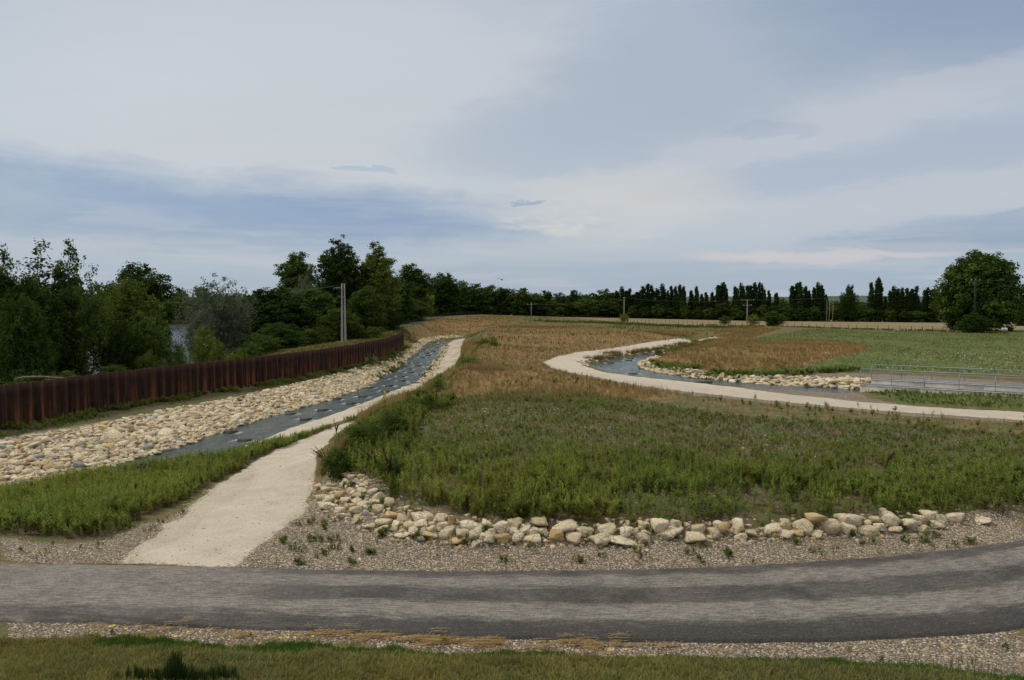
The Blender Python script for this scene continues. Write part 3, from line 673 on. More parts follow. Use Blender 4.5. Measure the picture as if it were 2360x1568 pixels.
# ------------------------------------------------------------------ the ground, cut into the surfaces one sees
def build_ground():
    az = np.radians(np.linspace(-54, 54, 1081)); rr = 5.0 * np.power(1.0062, np.arange(0, 1000))
    A, R = np.meshgrid(az, rr, indexing='ij')
    Yd = R; X = Yd * np.tan(A); Y = Yd                      # rows at equal distance ahead
    nz = (fbm(X * .9, Y * .9, 3) - .5)
    Zh = Hn(X, Y)
    gz = zone('gravel', X, Y)
    nA, nR = X.shape
    idx = np.arange(nA * nR).reshape(nA, nR)
    q = np.stack([idx[:-1, :-1], idx[1:, :-1], idx[1:, 1:], idx[:-1, 1:]], -1).reshape(-1, 4)
    xf, yf = X.ravel(), Y.ravel()
    zs = {k: zone(k, xf, yf) for k in Z}
    # ruts of the left path: wheel lines beside the stream
    ruts = np.zeros(xf.size)
    far_path = (yf > 62) & (xf < 0) & (zs['path'] > .5)
    ruts[far_path] = np.clip(fbm(xf[far_path] * 1.5, yf[far_path] * .9) * 2.2 - .55, 0, 1)
    zs['ruts'] = ruts
    zs['mud'] = np.where((Zh.ravel() < ZS - .05) | ((Zh.ravel() < -1.55) & (xf < -40)) | ((Zh.ravel() < ZR - .05) & (xf > 0) & (yf > 40) & (xf < 70) & (Zh.ravel() > -2)), 1.0, 0.0)
    order = [('wheat_field', 'wheat'), ('path', 'path'), ('gravel_verge', 'gravel')]
    fc = q
    lab = np.zeros(len(q), int)
    for i, (nm, k) in enumerate(order):
        w = zs[k][q].mean(1); lab[(w > .5)] = i + 1
    w = zs['path'][q].mean(1); lab[w > .5] = 2
    verts = np.stack([xf, yf, Zh.ravel()], 1)
    for i, nm in enumerate(['ground', 'wheat_field', 'path', 'gravel_verge']):
        f = q[lab == i]
        u, inv = np.unique(f, return_inverse=True)
        me = mesh_np(nm, verts[u], quads=inv.reshape(-1, 4), attrs={k: v[u] for k, v in zs.items()}, mats=[M_GROUND], smooth=True)
        tagd(link(nm, me), kind='structure')
build_ground()

def polyline_resample(P, n):
    P = np.asarray(P, float); d = np.r_[0, np.cumsum(np.hypot(*(P[1:, :2] - P[:-1, :2]).T))]
    s = np.linspace(0, d[-1], n)
    return np.stack([np.interp(s, d, P[:, i]) for i in range(P.shape[1])], 1), s
def smooth_line(P, k):
    P = P.copy()
    for _ in range(k): P[1:-1] = (P[:-2] + 2 * P[1:-1] + P[2:]) / 4
    return P

def build_road():
    fa = [(-40, 19.6)] + [W(u, v, .04)[:2] for u, v in ROAD_FAR] + [(19.5, 22.5), (28, 27.5)]
    ne = [(-40, 15.6)] + [W(u, v, .04)[:2] for u, v in ROAD_NEAR] + [(16, 16.4), (26, 21.5)]
    n = 420; m = 44
    F, s = polyline_resample(fa, n); G, _ = polyline_resample(ne, n)
    F = smooth_line(F, 60); G = smooth_line(G, 60)
    off = s[np.argmin(np.abs(F[:, 0] + 14.0))]
    a = np.linspace(0, 1, m)
    wob = (fbm(s * 1.5, s * 0 + 3) - .5) * .10
    G2 = G.copy(); G2[:, 1] += wob; F2 = F.copy(); F2[:, 1] += (fbm(s * 1.2, s * 0 + 8) - .5) * .07
    X = G2[:, None, 0] * (1 - a) + F2[:, None, 0] * a; Y = G2[:, None, 1] * (1 - a) + F2[:, None, 1] * a
    zc = .055 + .03 * (1 - (2 * a - 1) ** 2); Zr = np.broadcast_to(zc, X.shape).copy()
    Zr += (fbm(X * .6, Y * .6) - .5) * .015
    Zr[:, 0] = -.08; Zr[:, -1] = -.08
    A = np.broadcast_to(a, X.shape); L = np.broadcast_to((s - s[0])[:, None], X.shape) * 1.0
    idx = np.arange(n * m).reshape(n, m)
    q = np.stack([idx[:-1, :-1], idx[1:, :-1], idx[1:, 1:], idx[:-1, 1:]], -1).reshape(-1, 4)
    L = X + 26.0
    me = mesh_np('road', np.stack([X.ravel(), Y.ravel(), Zr.ravel()], 1), quads=q, attrs={'across': A.ravel(), 'along': L.ravel()}, mats=[M_ASPH], smooth=True)
    tagd(link('road', me), kind='structure')
build_road()

# stepping blocks first, their wakes drive the foam
B2 = lambda x, y: (590 + x * .2571, 518.4 + y * .2571)
B5 = lambda x, y: (x * .3172, 864 + y * .3172)
B6 = lambda x, y: (633.5 + x * .3172, 864 + y * .3172)
B3 = lambda x, y: (1179.5 + x * .2938, 518.4 + y * .2938)
BLK = [B5(1780, 468), B5(1675, 408), B6(225, 317), B5(2110, 275), B6(350, 251), B6(555, 203), B6(450, 168), B6(640, 153), B2(1025, 1452), B6(805, 112), B2(1195, 1435), B2(1310, 1393), B2(1425, 1413),
       B2(1145, 1371), B2(1302, 1354), B2(1490, 1337), B2(1385, 1319), B2(1240, 1301), B2(1373, 1287), B2(1548, 1272), B2(1450, 1259), B2(1305, 1243), B2(1437, 1232), B2(1585, 1222), B2(1490, 1186), B2(1385, 1193),
       B2(1545, 1165), B2(1440, 1155), B2(1533, 1146), B2(1590, 1130), B2(1500, 1115), B2(1620, 1097), B2(1595, 1080), B2(1520, 1060), B2(1630, 1067), B2(1603, 1054), B2(1680, 1105)]
BLK_XYZ = [W(u, v, ZSF(v + 3) + .12) for u, v in BLK]; BLK_XY = [p[:2] for p in BLK_XYZ]
BLR_XY = [W(*B3(x, y), ZR + .1)[:2] for x, y in ((770, 1076), (912, 1058), (925, 1042), (945, 1162), (1505, 1233), (1040, 1010))]

def ribbon_water(name, Lp, Rp, z, n, m, blocks, fx):
    L, s = polyline_resample([(*p[:2], p[2] if len(p) > 2 else z) for p in Lp], n); R, _ = polyline_resample([(*p[:2], p[2] if len(p) > 2 else z) for p in Rp], n)
    L = smooth_line(L, 8); R = smooth_line(R, 8); zL, zR = L[:, 2], R[:, 2]; L = L[:, :2]; R = R[:, :2]
    d = R - L; w = np.hypot(*d.T)[:, None]; L2 = L - d / w * .7; R2 = R + d / w * .7
    a = np.linspace(0, 1, m)
    X = L2[:, None, 0] * (1 - a) + R2[:, None, 0] * a; Y = L2[:, None, 1] * (1 - a) + R2[:, None, 1] * a
    foam = np.clip((fbm(X * .8 + 5, Y * .5) - .48) * 2.4, 0, .50)
    for bx, by in blocks:
        dx, dy = fx
        u = (X - bx) * dx + (Y - by) * dy; v = -(X - bx) * dy + (Y - by) * dx
        vv = np.abs(v) - .75 - .12 * np.clip(u, 0, 4)
        g = np.exp(-(vv / .38) ** 2) * np.exp(-np.clip(u, 0, 9) / 1.9) * (u > -.4)
        g2 = np.exp(-((u - 1.5) / 1.3) ** 2 - (v / 1.0) ** 2) * .55
        foam = np.maximum(foam, np.clip(g * .95, 0, 1)); foam = np.maximum(foam, g2)
    hz = zL[:, None] * (1 - a) + zR[:, None] * a + (fbm(X * 1.4, Y * 1.4) - .5) * .10 + foam * .05
    idx = np.arange(n * m).reshape(n, m)
    q = np.stack([idx[:-1, :-1], idx[:-1, 1:], idx[1:, 1:], idx[1:, :-1]], -1).reshape(-1, 4)
    me = mesh_np(name, np.stack([X.ravel(), Y.ravel(), hz.ravel()], 1), quads=q, attrs={'foam': foam.ravel()}, mats=[M_WS], smooth=True)
    return tagd(link(name, me), kind='structure')
ribbon_water('stream_water', [(-37, 12)] + [(-33.5, 28)] + LW + [(-8.0, 185, -1.4), (-2, 187, -1.4)], [(-29, 10), (-27, 22)] + RW_ + [(-8, 179, -1.4), (-2, 180, -1.4)], ZS, 700, 40, BLK_XY, (-.32, -.95))
cl = np.array(CW_N0) + np.array((.25, .38)); cr = np.array(CW_F0) - np.array((.25, .38))
ribbon_water('stream_water', [(60, 38.3), (42.2, 50.3), tuple(cl)] + uvz(RW_L[1:], ZR) + [(46.0, 165), (62, 172)], [(63, 42), (44.8, 53.5), tuple(cr)] + uvz(RW_R[1:], ZR) + [(52, 160), (64, 164)], ZR, 600, 36, BLR_XY, (.3, -.95))
me = mesh_np('river_water', [(-700, -60, -1.5), (-49, -60, -1.5), (-45, 8, -1.5)] + [(x_, y_, -1.5) for x_, y_ in offs(WALL, .7)[1:8]] + [(-40, 130, -1.5), (-55, 300, -1.5), (-90, 440, -1.5), (-700, 440, -1.5)], tris=[(0, i_, i_ + 1) for i_ in range(1, 13)], mats=[M_WR])
tagd(link('river_water', me), kind='structure')

def build_hills():
    n = 160; X = np.linspace(-3500, 3500, n); V = []; Q = []
    for i, x in enumerate(X):
        h = 24 + 26 * fbm(np.array([x * .0011]), np.array([1.7]))[0] + 8 * fbm(np.array([x * .01]), np.array([4.0]))[0]
        h *= 1.0 if x > -400 else .9
        V += [(x, 2300, -5), (x * 1.05, 2600, h), (x * 1.15, 3000, h * .9)]
    for i in range(n - 1):
        for k in range(2): Q.append((3 * i + k, 3 * i + 3 + k, 3 * i + 4 + k, 3 * i + 1 + k))
    me = mesh_np('hills', V, quads=Q, mats=[mat_plain('wooded_hill', (.05, .075, .05), .9, 0, .3, .02)], smooth=True)
    tagd(link('hills', me), kind='structure')
build_hills()

# ------------------------------------------------------------------ solid helpers
class MB:
    def __init__(s): s.v = []; s.q = []; s.t = []
    def box(s, c, size, rz=0.0, axes=None, taper=1.0):
        cx, cy, cz = c; hx, hy, hz = [d / 2 for d in size]; b = len(s.v)
        ca, sa = math.cos(rz), math.sin(rz)
        for k in (-1, 1):
            f = taper if k > 0 else 1.0
            for i, j in ((-1, -1), (1, -1), (1, 1), (-1, 1)):
                x, y = i * hx * f, j * hy * f
                s.v.append((cx + x * ca - y * sa, cy + x * sa + y * ca, cz + k * hz))
        s.q += [(b, b + 3, b + 2, b + 1), (b + 4, b + 5, b + 6, b + 7), (b, b + 1, b + 5, b + 4), (b + 1, b + 2, b + 6, b + 5), (b + 2, b + 3, b + 7, b + 6), (b + 3, b, b + 4, b + 7)]
        return s
    def tube(s, pts, radii, n=8, cap=True):
        pts = [Vector(p) for p in pts]; b = len(s.v)
        if not hasattr(radii, '__len__'): radii = [radii] * len(pts)
        for i, p in enumerate(pts):
            d = (pts[min(i + 1, len(pts) - 1)] - pts[max(i - 1, 0)]).normalized()
            u = d.cross(Vector((0, 0, 1))) if abs(d.z) < .9 else d.cross(Vector((1, 0, 0)))
            u.normalize(); w = d.cross(u)
            for k in range(n):
                a = 2 * math.pi * k / n; q = p + (u * math.cos(a) + w * math.sin(a)) * radii[i]; s.v.append(tuple(q))
        for i in range(len(pts) - 1):
            for k in range(n):
                k2 = (k + 1) % n; s.q.append((b + i * n + k, b + i * n + k2, b + (i + 1) * n + k2, b + (i + 1) * n + k))
        if cap:
            for e, i in ((0, 0), (1, len(pts) - 1)):
                c = len(s.v); s.v.append(tuple(pts[i]))
                for k in range(n):
                    k2 = (k + 1) % n; f = (b + i * n + k, b + i * n + k2, c); s.t.append(f if e else f[::-1])
        return s
    def build(s, name, mat, parent=None, smooth=False, loc=None):
        me = mesh_np(name, s.v, quads=s.q or None, tris=s.t or None, mats=[mat], smooth=smooth)
        return link(name, me, parent, loc)

def build_sheet_wall():
    P = [(p[0], p[1]) for p in WALL]; C, s = polyline_resample(smooth_line(polyline_resample(P, 120)[0], 6), 140 * 8)
    L = s[-1]; npile = int(L / .98)
    prof = [(0, -.17), (.22, -.17), (.34, .17), (.66, .17), (.78, -.17), (1.0, -.17)]
    rng = np.random.RandomState(3)
    T = np.gradient(C, axis=0); T /= np.linalg.norm(T, axis=1)[:, None]
    V = []; Q = []; face = []; cols = []
    zlev = [-3.2, -1.5, -.6, .3, 1.1, None]
    pl = L / npile
    for i in range(npile):
        top = 1.66 + rng.uniform(-.03, .03) + (.10 if C[int((i + .5) / npile * (len(C) - 1))][1] > 97 else 0)
        for (a, o) in prof:
            d = min((i + a) * pl, L); x = np.interp(d, s, C[:, 0]); y = np.interp(d, s, C[:, 1]); tx = np.interp(d, s, T[:, 0]); ty = np.interp(d, s, T[:, 1])
            cols.append((x + ty * o, y - tx * o, 1.0 if o > 0 else (.55 if a in (0, .22, .78, 1.0) and (i % 3 == 0) else .30), top))
    th = .03
    nz = len(zlev)
    for side in (0, 1):
        for (x, y, f, top) in cols:
            for z in zlev:
                zz = top if z is None else z
                V.append((x - (.03 if side else 0), y + (.006 if side else 0), zz)); face.append(f)
    nc = len(cols)
    for side in (0, 1):
        b = side * nc * nz
        for c in range(nc - 1):
            for k in range(nz - 1):
                f = (b + c * nz + k, b + (c + 1) * nz + k, b + (c + 1) * nz + k + 1, b + c * nz + k + 1)
                Q.append(f if side == 0 else f[::-1])
    for c in range(nc - 1):
        Q.append((c * nz + nz - 1, (c + 1) * nz + nz - 1, nc * nz + (c + 1) * nz + nz - 1, nc * nz + c * nz + nz - 1))
    for c in (0, nc - 1):
        for k in range(nz - 1): Q.append((c * nz + k, c * nz + k + 1, nc * nz + c * nz + k + 1, nc * nz + c * nz + k))
    me = mesh_np('sheet_pile_wall', V, quads=Q, attrs={'face': face}, mats=[M_RUST])
    o = tagd(link('sheet_pile_wall', me), 'long rusty brown corrugated steel sheet pile wall above the left stone bank', 'retaining wall')
build_sheet_wall()

def block(name, xy, z, size, rz, mat, label, cat, group):
    mb = MB(); l, w, h = size
    mb.box((0, 0, h / 2 - .25), (l, w, h + .5), 0, taper=.96)
    o = mb.build(name, mat, loc=(xy[0], xy[1], z)); o.rotation_euler = (0, 0, rz)
    o.rotation_euler = (0, 0, rz); return tagd(o, label, cat, group)
ORD = ['nearest', 'second', 'third', 'fourth', 'fifth', 'sixth', 'seventh', 'eighth', 'ninth', 'tenth', 'eleventh', 'twelfth', 'thirteenth', 'fourteenth', 'fifteenth', 'sixteenth', 'seventeenth', 'eighteenth', 'nineteenth', 'twentieth']
ORD += ['twenty-' + o for o in ['first'] + ORD[1:9]] + ['thirtieth'] + ['thirty-' + o for o in ['first'] + ORD[1:9]]
rnd = random.Random(5)
proto = None
for i, (x, y, bz) in enumerate(sorted(BLK_XYZ, key=lambda p: p[1])):
    lab = f"dark concrete stepping block in the left stream, {ORD[i]} from its near end" if i else "dark concrete stepping block in the left stream, nearest to the green weed bed"
    if proto is None:
        proto = o = block('stream_block', (x, y), ZS, (1.0, .42, .15), 0, M_DARKCONC, lab, 'block', 'dark blocks breaking the flow of the left stream')
    else:
        o = proto.copy(); COL.objects.link(o); o['label'] = lab
    o.location = (x, y, bz - .12 + rnd.uniform(-.05, .03)); o.rotation_euler = (0, 0, rnd.uniform(-.12, .12))
labs = ['upper of two flat stones midstream at the pale bend', 'dark flat stone in the bend of the right stream, right of the shorter one', 'small dark stone just upstream of the bend stones', 'dark stone breaking white water below the bend of the right stream', 'dark concrete block in the right stream where it narrows below the stone bank', 'farthest flat stone in the right stream above the bend']
for i, (x, y) in enumerate(BLR_XY):
    o = proto.copy(); COL.objects.link(o); o['label'] = labs[i]; o['group'] = 'dark blocks breaking the flow of the right stream'
    o.location = (x, y, ZR - .04 + (.1 if i == 4 else 0)); o.rotation_euler = (0, 0, rnd.uniform(-.2, .1)); o.scale = (1.15, 1, 1) if i != 4 else (1.6, 1.2, 1.0)

# ------------------------------------------------------------------ concrete culvert walls and railings
def culvert_wall(p0, p1, ext, ztop, label):
    d = np.array(p1) - np.array(p0); L = np.hypot(*d); d = d / L; L += ext; rz = math.atan2(d[1], d[0])
    c = np.array(p0) + d * L / 2
    root = empty('concrete_wall', (p0[0], p0[1], ztop), rz); tagd(root, label, 'wall')
    for i in range(int(L / 4.2)):          # cast bays with a thin open joint
        MB().box(((i + .5) * 4.2, 0, -1.0), (4.18, .40, 2.0)).build('wall_bay', M_CONC, root)
    MB().box((L / 2 + .02, 0, .025), (L, .46, .05)).build('coping', mat_plain('pale_coping', (.56, .52, .44), .8), root)
    MB().box((L / 2 + .05, .05, .11), (L, .26, .12)).build('steel_beam', M_GALV, root)
    return root, rz, L
CN, rzN, LN = culvert_wall(CW_N0, CW_N1, 8, .27, 'near pale concrete channel wall with a grey steel beam along its top')
CF, rzF, LF = culvert_wall(CW_F0, CW_F1, 8, .33, 'far pale concrete channel wall, across the stream mouth from the near wall')
def railing(p0, rz, L, z0, h, label, side):
    root = empty('railing', (p0[0], p0[1], z0), rz); tagd(root, label, 'railing')
    y = .13 * side
    MB().tube([(0, y, h), (L, y, h)], .034, 8).build('top_rail', M_GALV, root, True)
    MB().tube([(0, y, h * .52), (L, y, h * .52)], .022, 6).build('mid_rail', M_GALV, root, True)
    k = 0.0
    first = None
    while k < L:
        if first is None:
            first = o = MB().tube([(0, y, 0), (0, y, h - .02)], .024, 6).build('post', M_GALV, root, True)
        else:
            o = first.copy(); COL.objects.link(o); o.parent = root; o.location = (k, 0, 0)
        k += 2.35
railing(CW_N0, rzN, LN, .28, 1.38, 'near galvanised pipe railing, the lower and thicker looking of the two', -1)
railing(CW_F0, rzF, LF, .38, 1.30, 'far galvanised pipe railing standing on the wall behind the near one', 1)

# ------------------------------------------------------------------ utility poles
def apole():
    x, y, z = at_depth(792, 790, 107.0); z = float(H0(np.array([x]), np.array([y]))[0])
    top = at_depth(792, 653, 107.0)[2] - z
    root = empty('utility_pole', (x, y, z - .3), math.radians(8)); tagd(root, 'tall twin-legged pale concrete utility pole standing behind the rusty wall', 'utility pole')
    for sx, nm in ((-1, 'pole_shaft'), (1, 'pole_shaft')):
        mb = MB(); b = .27
        n = 9
        pts_ = []
        for i in range(n + 1):
            t = i / n; pts_.append((sx * (.26 - .07 * t), .0 if sx < 0 else .06, t * (top + .3)))
        for i in range(n):
            t = i / n; w0 = .185 - .10 * t; w1 = .185 - .10 * (t + 1 / n); a, c = pts_[i], pts_[i + 1]; k = len(mb.v)
            for (p, w) in ((a, w0), (c, w1)):
                for u, v in ((-1, -1), (1, -1), (1, 1), (-1, 1)): mb.v.append((p[0] + u * w, p[1] + v * w * .8, p[2]))
            for j in range(4): mb.q.append((k + j, k + (j + 1) % 4, k + 4 + (j + 1) % 4, k + 4 + j))
            # horizontal relief rung of the precast shaft
            mb.box((c[0], c[1] - w1 * .8 - .01, c[2]), (w1 * 1.5, .04, .06))
        mb.q.append((len(mb.v) - 12, len(mb.v) - 11, len(mb.v) - 10, len(mb.v) - 9))
        mb.box((pts_[-1][0], pts_[-1][1], pts_[-1][2]), (.19, .16, .04))
        mb.build(nm, M_POLE, root)
    for i, zz in enumerate((.12, .33, .55, .78)):
        MB().box((0, .03, zz * (top + .3)), (.36, .12, .10)).build('cross_tie', M_POLE, root)
    H = top + .3
    arm = MB().tube([(-.1, 0, H - .55), (-1.35, 0, H - .72)], .035, 6).build('cross_arm', M_GALV, root)
    for dx in (.55, .95, 1.35):
        mb = MB()
        for k in range(3): mb.tube([(-dx - .05 * k, -.02, H - .60 - dx * .1 - .07 * k), (-dx - .05 * k, -.02, H - .63 - dx * .1 - .07 * k)], [.085, .06], 8)
        mb.build('insulator', M_CER, root, True)
    a2 = MB().tube([(.35, 0, H - 2.15), (-.75, 0, H - 2.1)], .028, 6).tube([(-.7, 0, H - 2.1), (-.7, 0, H - 1.9)], .02, 6).build('lower_arm', M_GALV, root)
    mb = MB()
    for k in range(2): mb.tube([(-.75, 0, H - 1.95 - .1 * k), (-.75, 0, H - 2.0 - .1 * k)], [.07, .05], 8)
    mb.build('insulator', M_CER, root, True)
    return (x, y, z + H - .7)
PA = apole()
def far_pole(U, Vtop, Y, label, arms, mat=M_POLE, r=.16, ladder=False):
    x, y, zt = at_depth(U, Vtop, Y); z = float(H0(np.array([x]), np.array([y]))[0]); h = zt - z
    root = empty('utility_pole', (x, y, z), math.radians(-6)); tagd(root, label, 'utility pole')
    mb = MB()
    if ladder:
        for s_ in (-1, 1): mb.tube([(s_ * .26, 0, -.3), (s_ * .12, 0, h)], [.07, .045], 6)
        k = .8
        while k < h: 
            w = .26 - .14 * k / h; mb.tube([(-w, 0, k), (w, 0, k + .35)], .03, 4); mb.tube([(-w, 0, k + .7), (w, 0, k + .35)], .03, 4); k += .7
    else:
        mb.tube([(0, 0, -.3), (0, 0, h * .5), (0, 0, h)], [r * 1.25, r, r * .75], 8)
        for i in range(int(h / .8)): mb.box((0, -r * 1.0, .6 + i * .8), (r * 1.3, .06, .12))
    mb.build('pole_shaft', mat, root)
    for (dz, w) in arms:
        mb = MB(); mb.box((0, -.1, h - dz), (w, .12, .12)); mb.build('cross_arm', mat, root)
        mb = MB()
        for k in (-.45, 0, .45): MB().tube([(k * w, -.1, h - dz + .06), (k * w, -.1, h - dz + .28)], [.07, .05], 6).build('insulator', M_CER, root, True)
    return (x, y, z + h)
PB = far_pole(1224, 697, 330, 'far utility pole left of the tree gap, standing on the brow of the hill', [(.9, 4.2)])
PC = far_pole(1438, 685, 262, 'slim utility pole rising behind the round yellow-green bush', [(.3, .7)])
PD = far_pole(1722, 690, 236, 'utility pole with two cross arms in front of the poplars', [(.2, 4.6), (2.0, 3.0)])
PE = far_pole(2248, 638, 176, 'dark lattice utility pole standing against the huge round tree', [(.9, 2.2)], mat=mat_plain('dark_lattice', (.05, .048, .045), .7), ladder=True)
def wire(pts_, sag, label, r=.03):
    mb = MB()
    for a, b in zip(pts_[:-1], pts_[1:]):
        P = []
        for i in range(17):
            t = i / 16; P.append((a[0] + (b[0] - a[0]) * t, a[1] + (b[1] - a[1]) * t, a[2] + (b[2] - a[2]) * t - 4 * sag * t * (1 - t)))
        mb.tube(P, r, 4, False)
    o = mb.build('overhead_wire', mat_wire); tagd(o, label, 'wire')
mat_wire = mat_plain('wire', (.10, .10, .10), .6)
wire([(PA[0] - 1.3, PA[1], PA[2]), (-95, 160, 8.0)], 1.2, 'thin cable running from the concrete pole across the river to the left', .022)
wire([(PB[0], PB[1], PB[2] - .8), (PC[0], PC[1], PC[2] - .1), (PD[0], PD[1], PD[2] - .1)], 1.0, 'thin cable strung along the far line of poles', .022)
wire([(PD[0] + 2, PD[1], PD[2] - .1), (PE[0], PE[1], PE[2] - .8), (190, 140, 15)], 1.5, 'thin cable running from the twin-armed pole past the huge round tree', .022)

# ------------------------------------------------------------------ fences
def fence(line, spacing, hgt, pw, name, label, matp, wires, wr, first_z=None, mesh_v=None):
    P, s = polyline_resample(line, 400); L = s[-1]; n = int(L / spacing)
    root = empty(name, (P[0][0], P[0][1], 0)); tagd(root, label, 'fence'); root.location = (0, 0, 0)
    proto = None; tops = []
    rg = random.Random(8)
    for i in range(n + 1):
        x = np.interp(i * spacing, s, P[:, 0]); y = np.interp(i * spacing, s, P[:, 1]); z = float(H0(np.array([x]), np.array([y]))[0]); tops.append((x, y, z))
        if proto is None:
            proto = o = MB().tube([(0, 0, -.2), (0, 0, hgt)], [pw, pw * .85], 6).build('post', matp, root)
        else:
            o = proto.copy(); COL.objects.link(o); o.parent = root
        o.location = (x, y, z); o.rotation_euler = (rg.uniform(-.04, .04), rg.uniform(-.04, .04), 0); o.scale = (1, 1, rg.uniform(.93, 1.06))
    for h in wires:
        MB().tube([(a, b, c + h) for a, b, c in tops], wr, 4, False).build('wire', M_WOODD if mesh_v is None else matp, root)
    if mesh_v:
        mb = MB()
        for a, b in zip(tops[:-1], tops[1:]):
            k = int(math.dist(a[:2], b[:2]) / mesh_v)
            for j in range(k):
                t = j / k; q = [a[i] + (b[i] - a[i]) * t for i in range(3)]; mb.box((q[0], q[1], q[2] + hgt * .5), (.03, .03, hgt * .95))
        mb.build('mesh_panel', matp, root)
FL = [W(*p)[:2] for p in FENCE_UV]
fence(FL, 3.6, 1.5, .045, 'mesh_fence', 'dark green wire mesh fence climbing the grassy brow behind the wall end', M_FGREEN, (.1, .5, .9, 1.3), .012, mesh_v=.9)
FD = [W(1200, 726.5, 2.3)[:2]] + [hit(u, v)[:2] for u, v in ((1320, 731.5), (1455, 741.7), (1617, 749), (1720, 752.3), (1819, 753.4), (1974, 759), (2127, 762.5), (2180, 764.3), (2330, 769))]
fence(FD, 2.75, 1.35, .075, 'field_fence', 'long wooden post and wire fence in front of the tan wheat field', M_WOODD, (.45, .85, 1.2), .010)

# small white notice board by the big tree
x, y, z = at_depth(2314, 768, 171.0); z = float(H0(np.array([x]), np.array([y]))[0])
r_ = empty('sign_board', (x, y, z), 0); tagd(r_, 'small white notice board low beside the huge round tree', 'sign')
MB().box((0, 0, .95), (1.5, .06, .75)).build('panel', M_WHITE, r_)
for sx in (-.5, .5): MB().box((sx, .06, .5), (.07, .07, 1.2)).build('post', M_WOODD, r_)
# driftwood caught on the top of the wall
p0 = at_depth(38, 876, 50.3)
o = MB().tube([(-.9, 0, 0), (-.3, .2, .14), (.9, .3, .17), (2.2, .3, .08), (3.2, .2, .0)], [.06, .09, .08, .07, .03], 8).build('driftwood_log', M_LOG, loc=(p0[0] + .2, p0[1] + .7, 1.50), smooth=True)
tagd(o, 'grey bent driftwood log lying behind the wall top at far left', 'log')
# a bird
mb = MB(); mb.tube([(-.25, 0, 0), (-.1, 0, .02), (.12, 0, .03), (.3, 0, 0)], [.01, .09, .08, .01], 8)
b = len(mb.v)
for s_ in (-1, 1):
    k = len(mb.v); mb.v += [(-.06, s_ * .05, .04), (.14, s_ * .05, .04), (.02, s_ * .5, .20), (-.12, s_ * .42, .17), (-.10, s_ * .85, .08), (-.20, s_ * .8, .07)]
    mb.q += [(k, k + 1, k + 2, k + 3), (k + 3, k + 2, k + 4, k + 5)]
o = mb.build('bird', mat_plain('dark_feathers', (.03, .03, .03), .8)); o.location = at_depth(1157, 645, 90); o.rotation_euler = (0, .1, 1.9)
tagd(o, 'small dark bird flying above the middle of the tree line', 'bird')

# ------------------------------------------------------------------ rocks
def ico(sub):
    import bmesh
    bm = bmesh.new(); bmesh.ops.create_icosphere(bm, subdivisions=sub, radius=1.0)
    v = np.array([x.co[:] for x in bm.verts]); f = np.array([[x.index for x in p.verts] for p in bm.faces]); bm.free()
    return v, f
ICO = {k: ico(k) for k in (1, 2, 3, 4)}
def rock_shape(seed, sub, ncut=11, rough=.035):
    r = np.random.RandomState(seed); v, f = ICO[sub]; n = r.normal(size=(ncut, 3)); n /= np.linalg.norm(n, axis=1)[:, None]
    n = np.vstack([n, [[0, 0, 1], [0, 0, -1]]]); d = np.r_[r.uniform(.52, .84, ncut), .66, .70]
    dot = v @ n.T; rad = np.where(dot > .05, d / np.maximum(dot, .05), 9).min(1); rad = np.minimum(rad, 1.35)
    q = v * rad[:, None]
    q *= 1 + rough * (fbm(q[:, 0] * 2.5 + seed, q[:, 1] * 2.5 + q[:, 2] * 2.1, 3)[:, None] - .5) * 2.6
    return q, f
STONE = [M_CREAM, M_OCHRE, M_BLUE]
CNAME = ['cream', 'ochre', 'blue-grey']
_rk = {}
def rock_mesh(shape, sub, ci):
    key = (shape, sub, ci)
    if key not in _rk:
        v, f = rock_shape(shape, sub, 13 if sub > 2 else 10)
        _rk[key] = mesh_np('rock', v, tris=f, mats=[STONE[ci]], attrs={'tint': np.full(len(v), (shape * .37) % 1.0)})
    return _rk[key]
def pick_col(r):
    u = r.random(); return 0 if u < .80 else (1 if u < .94 else 2)

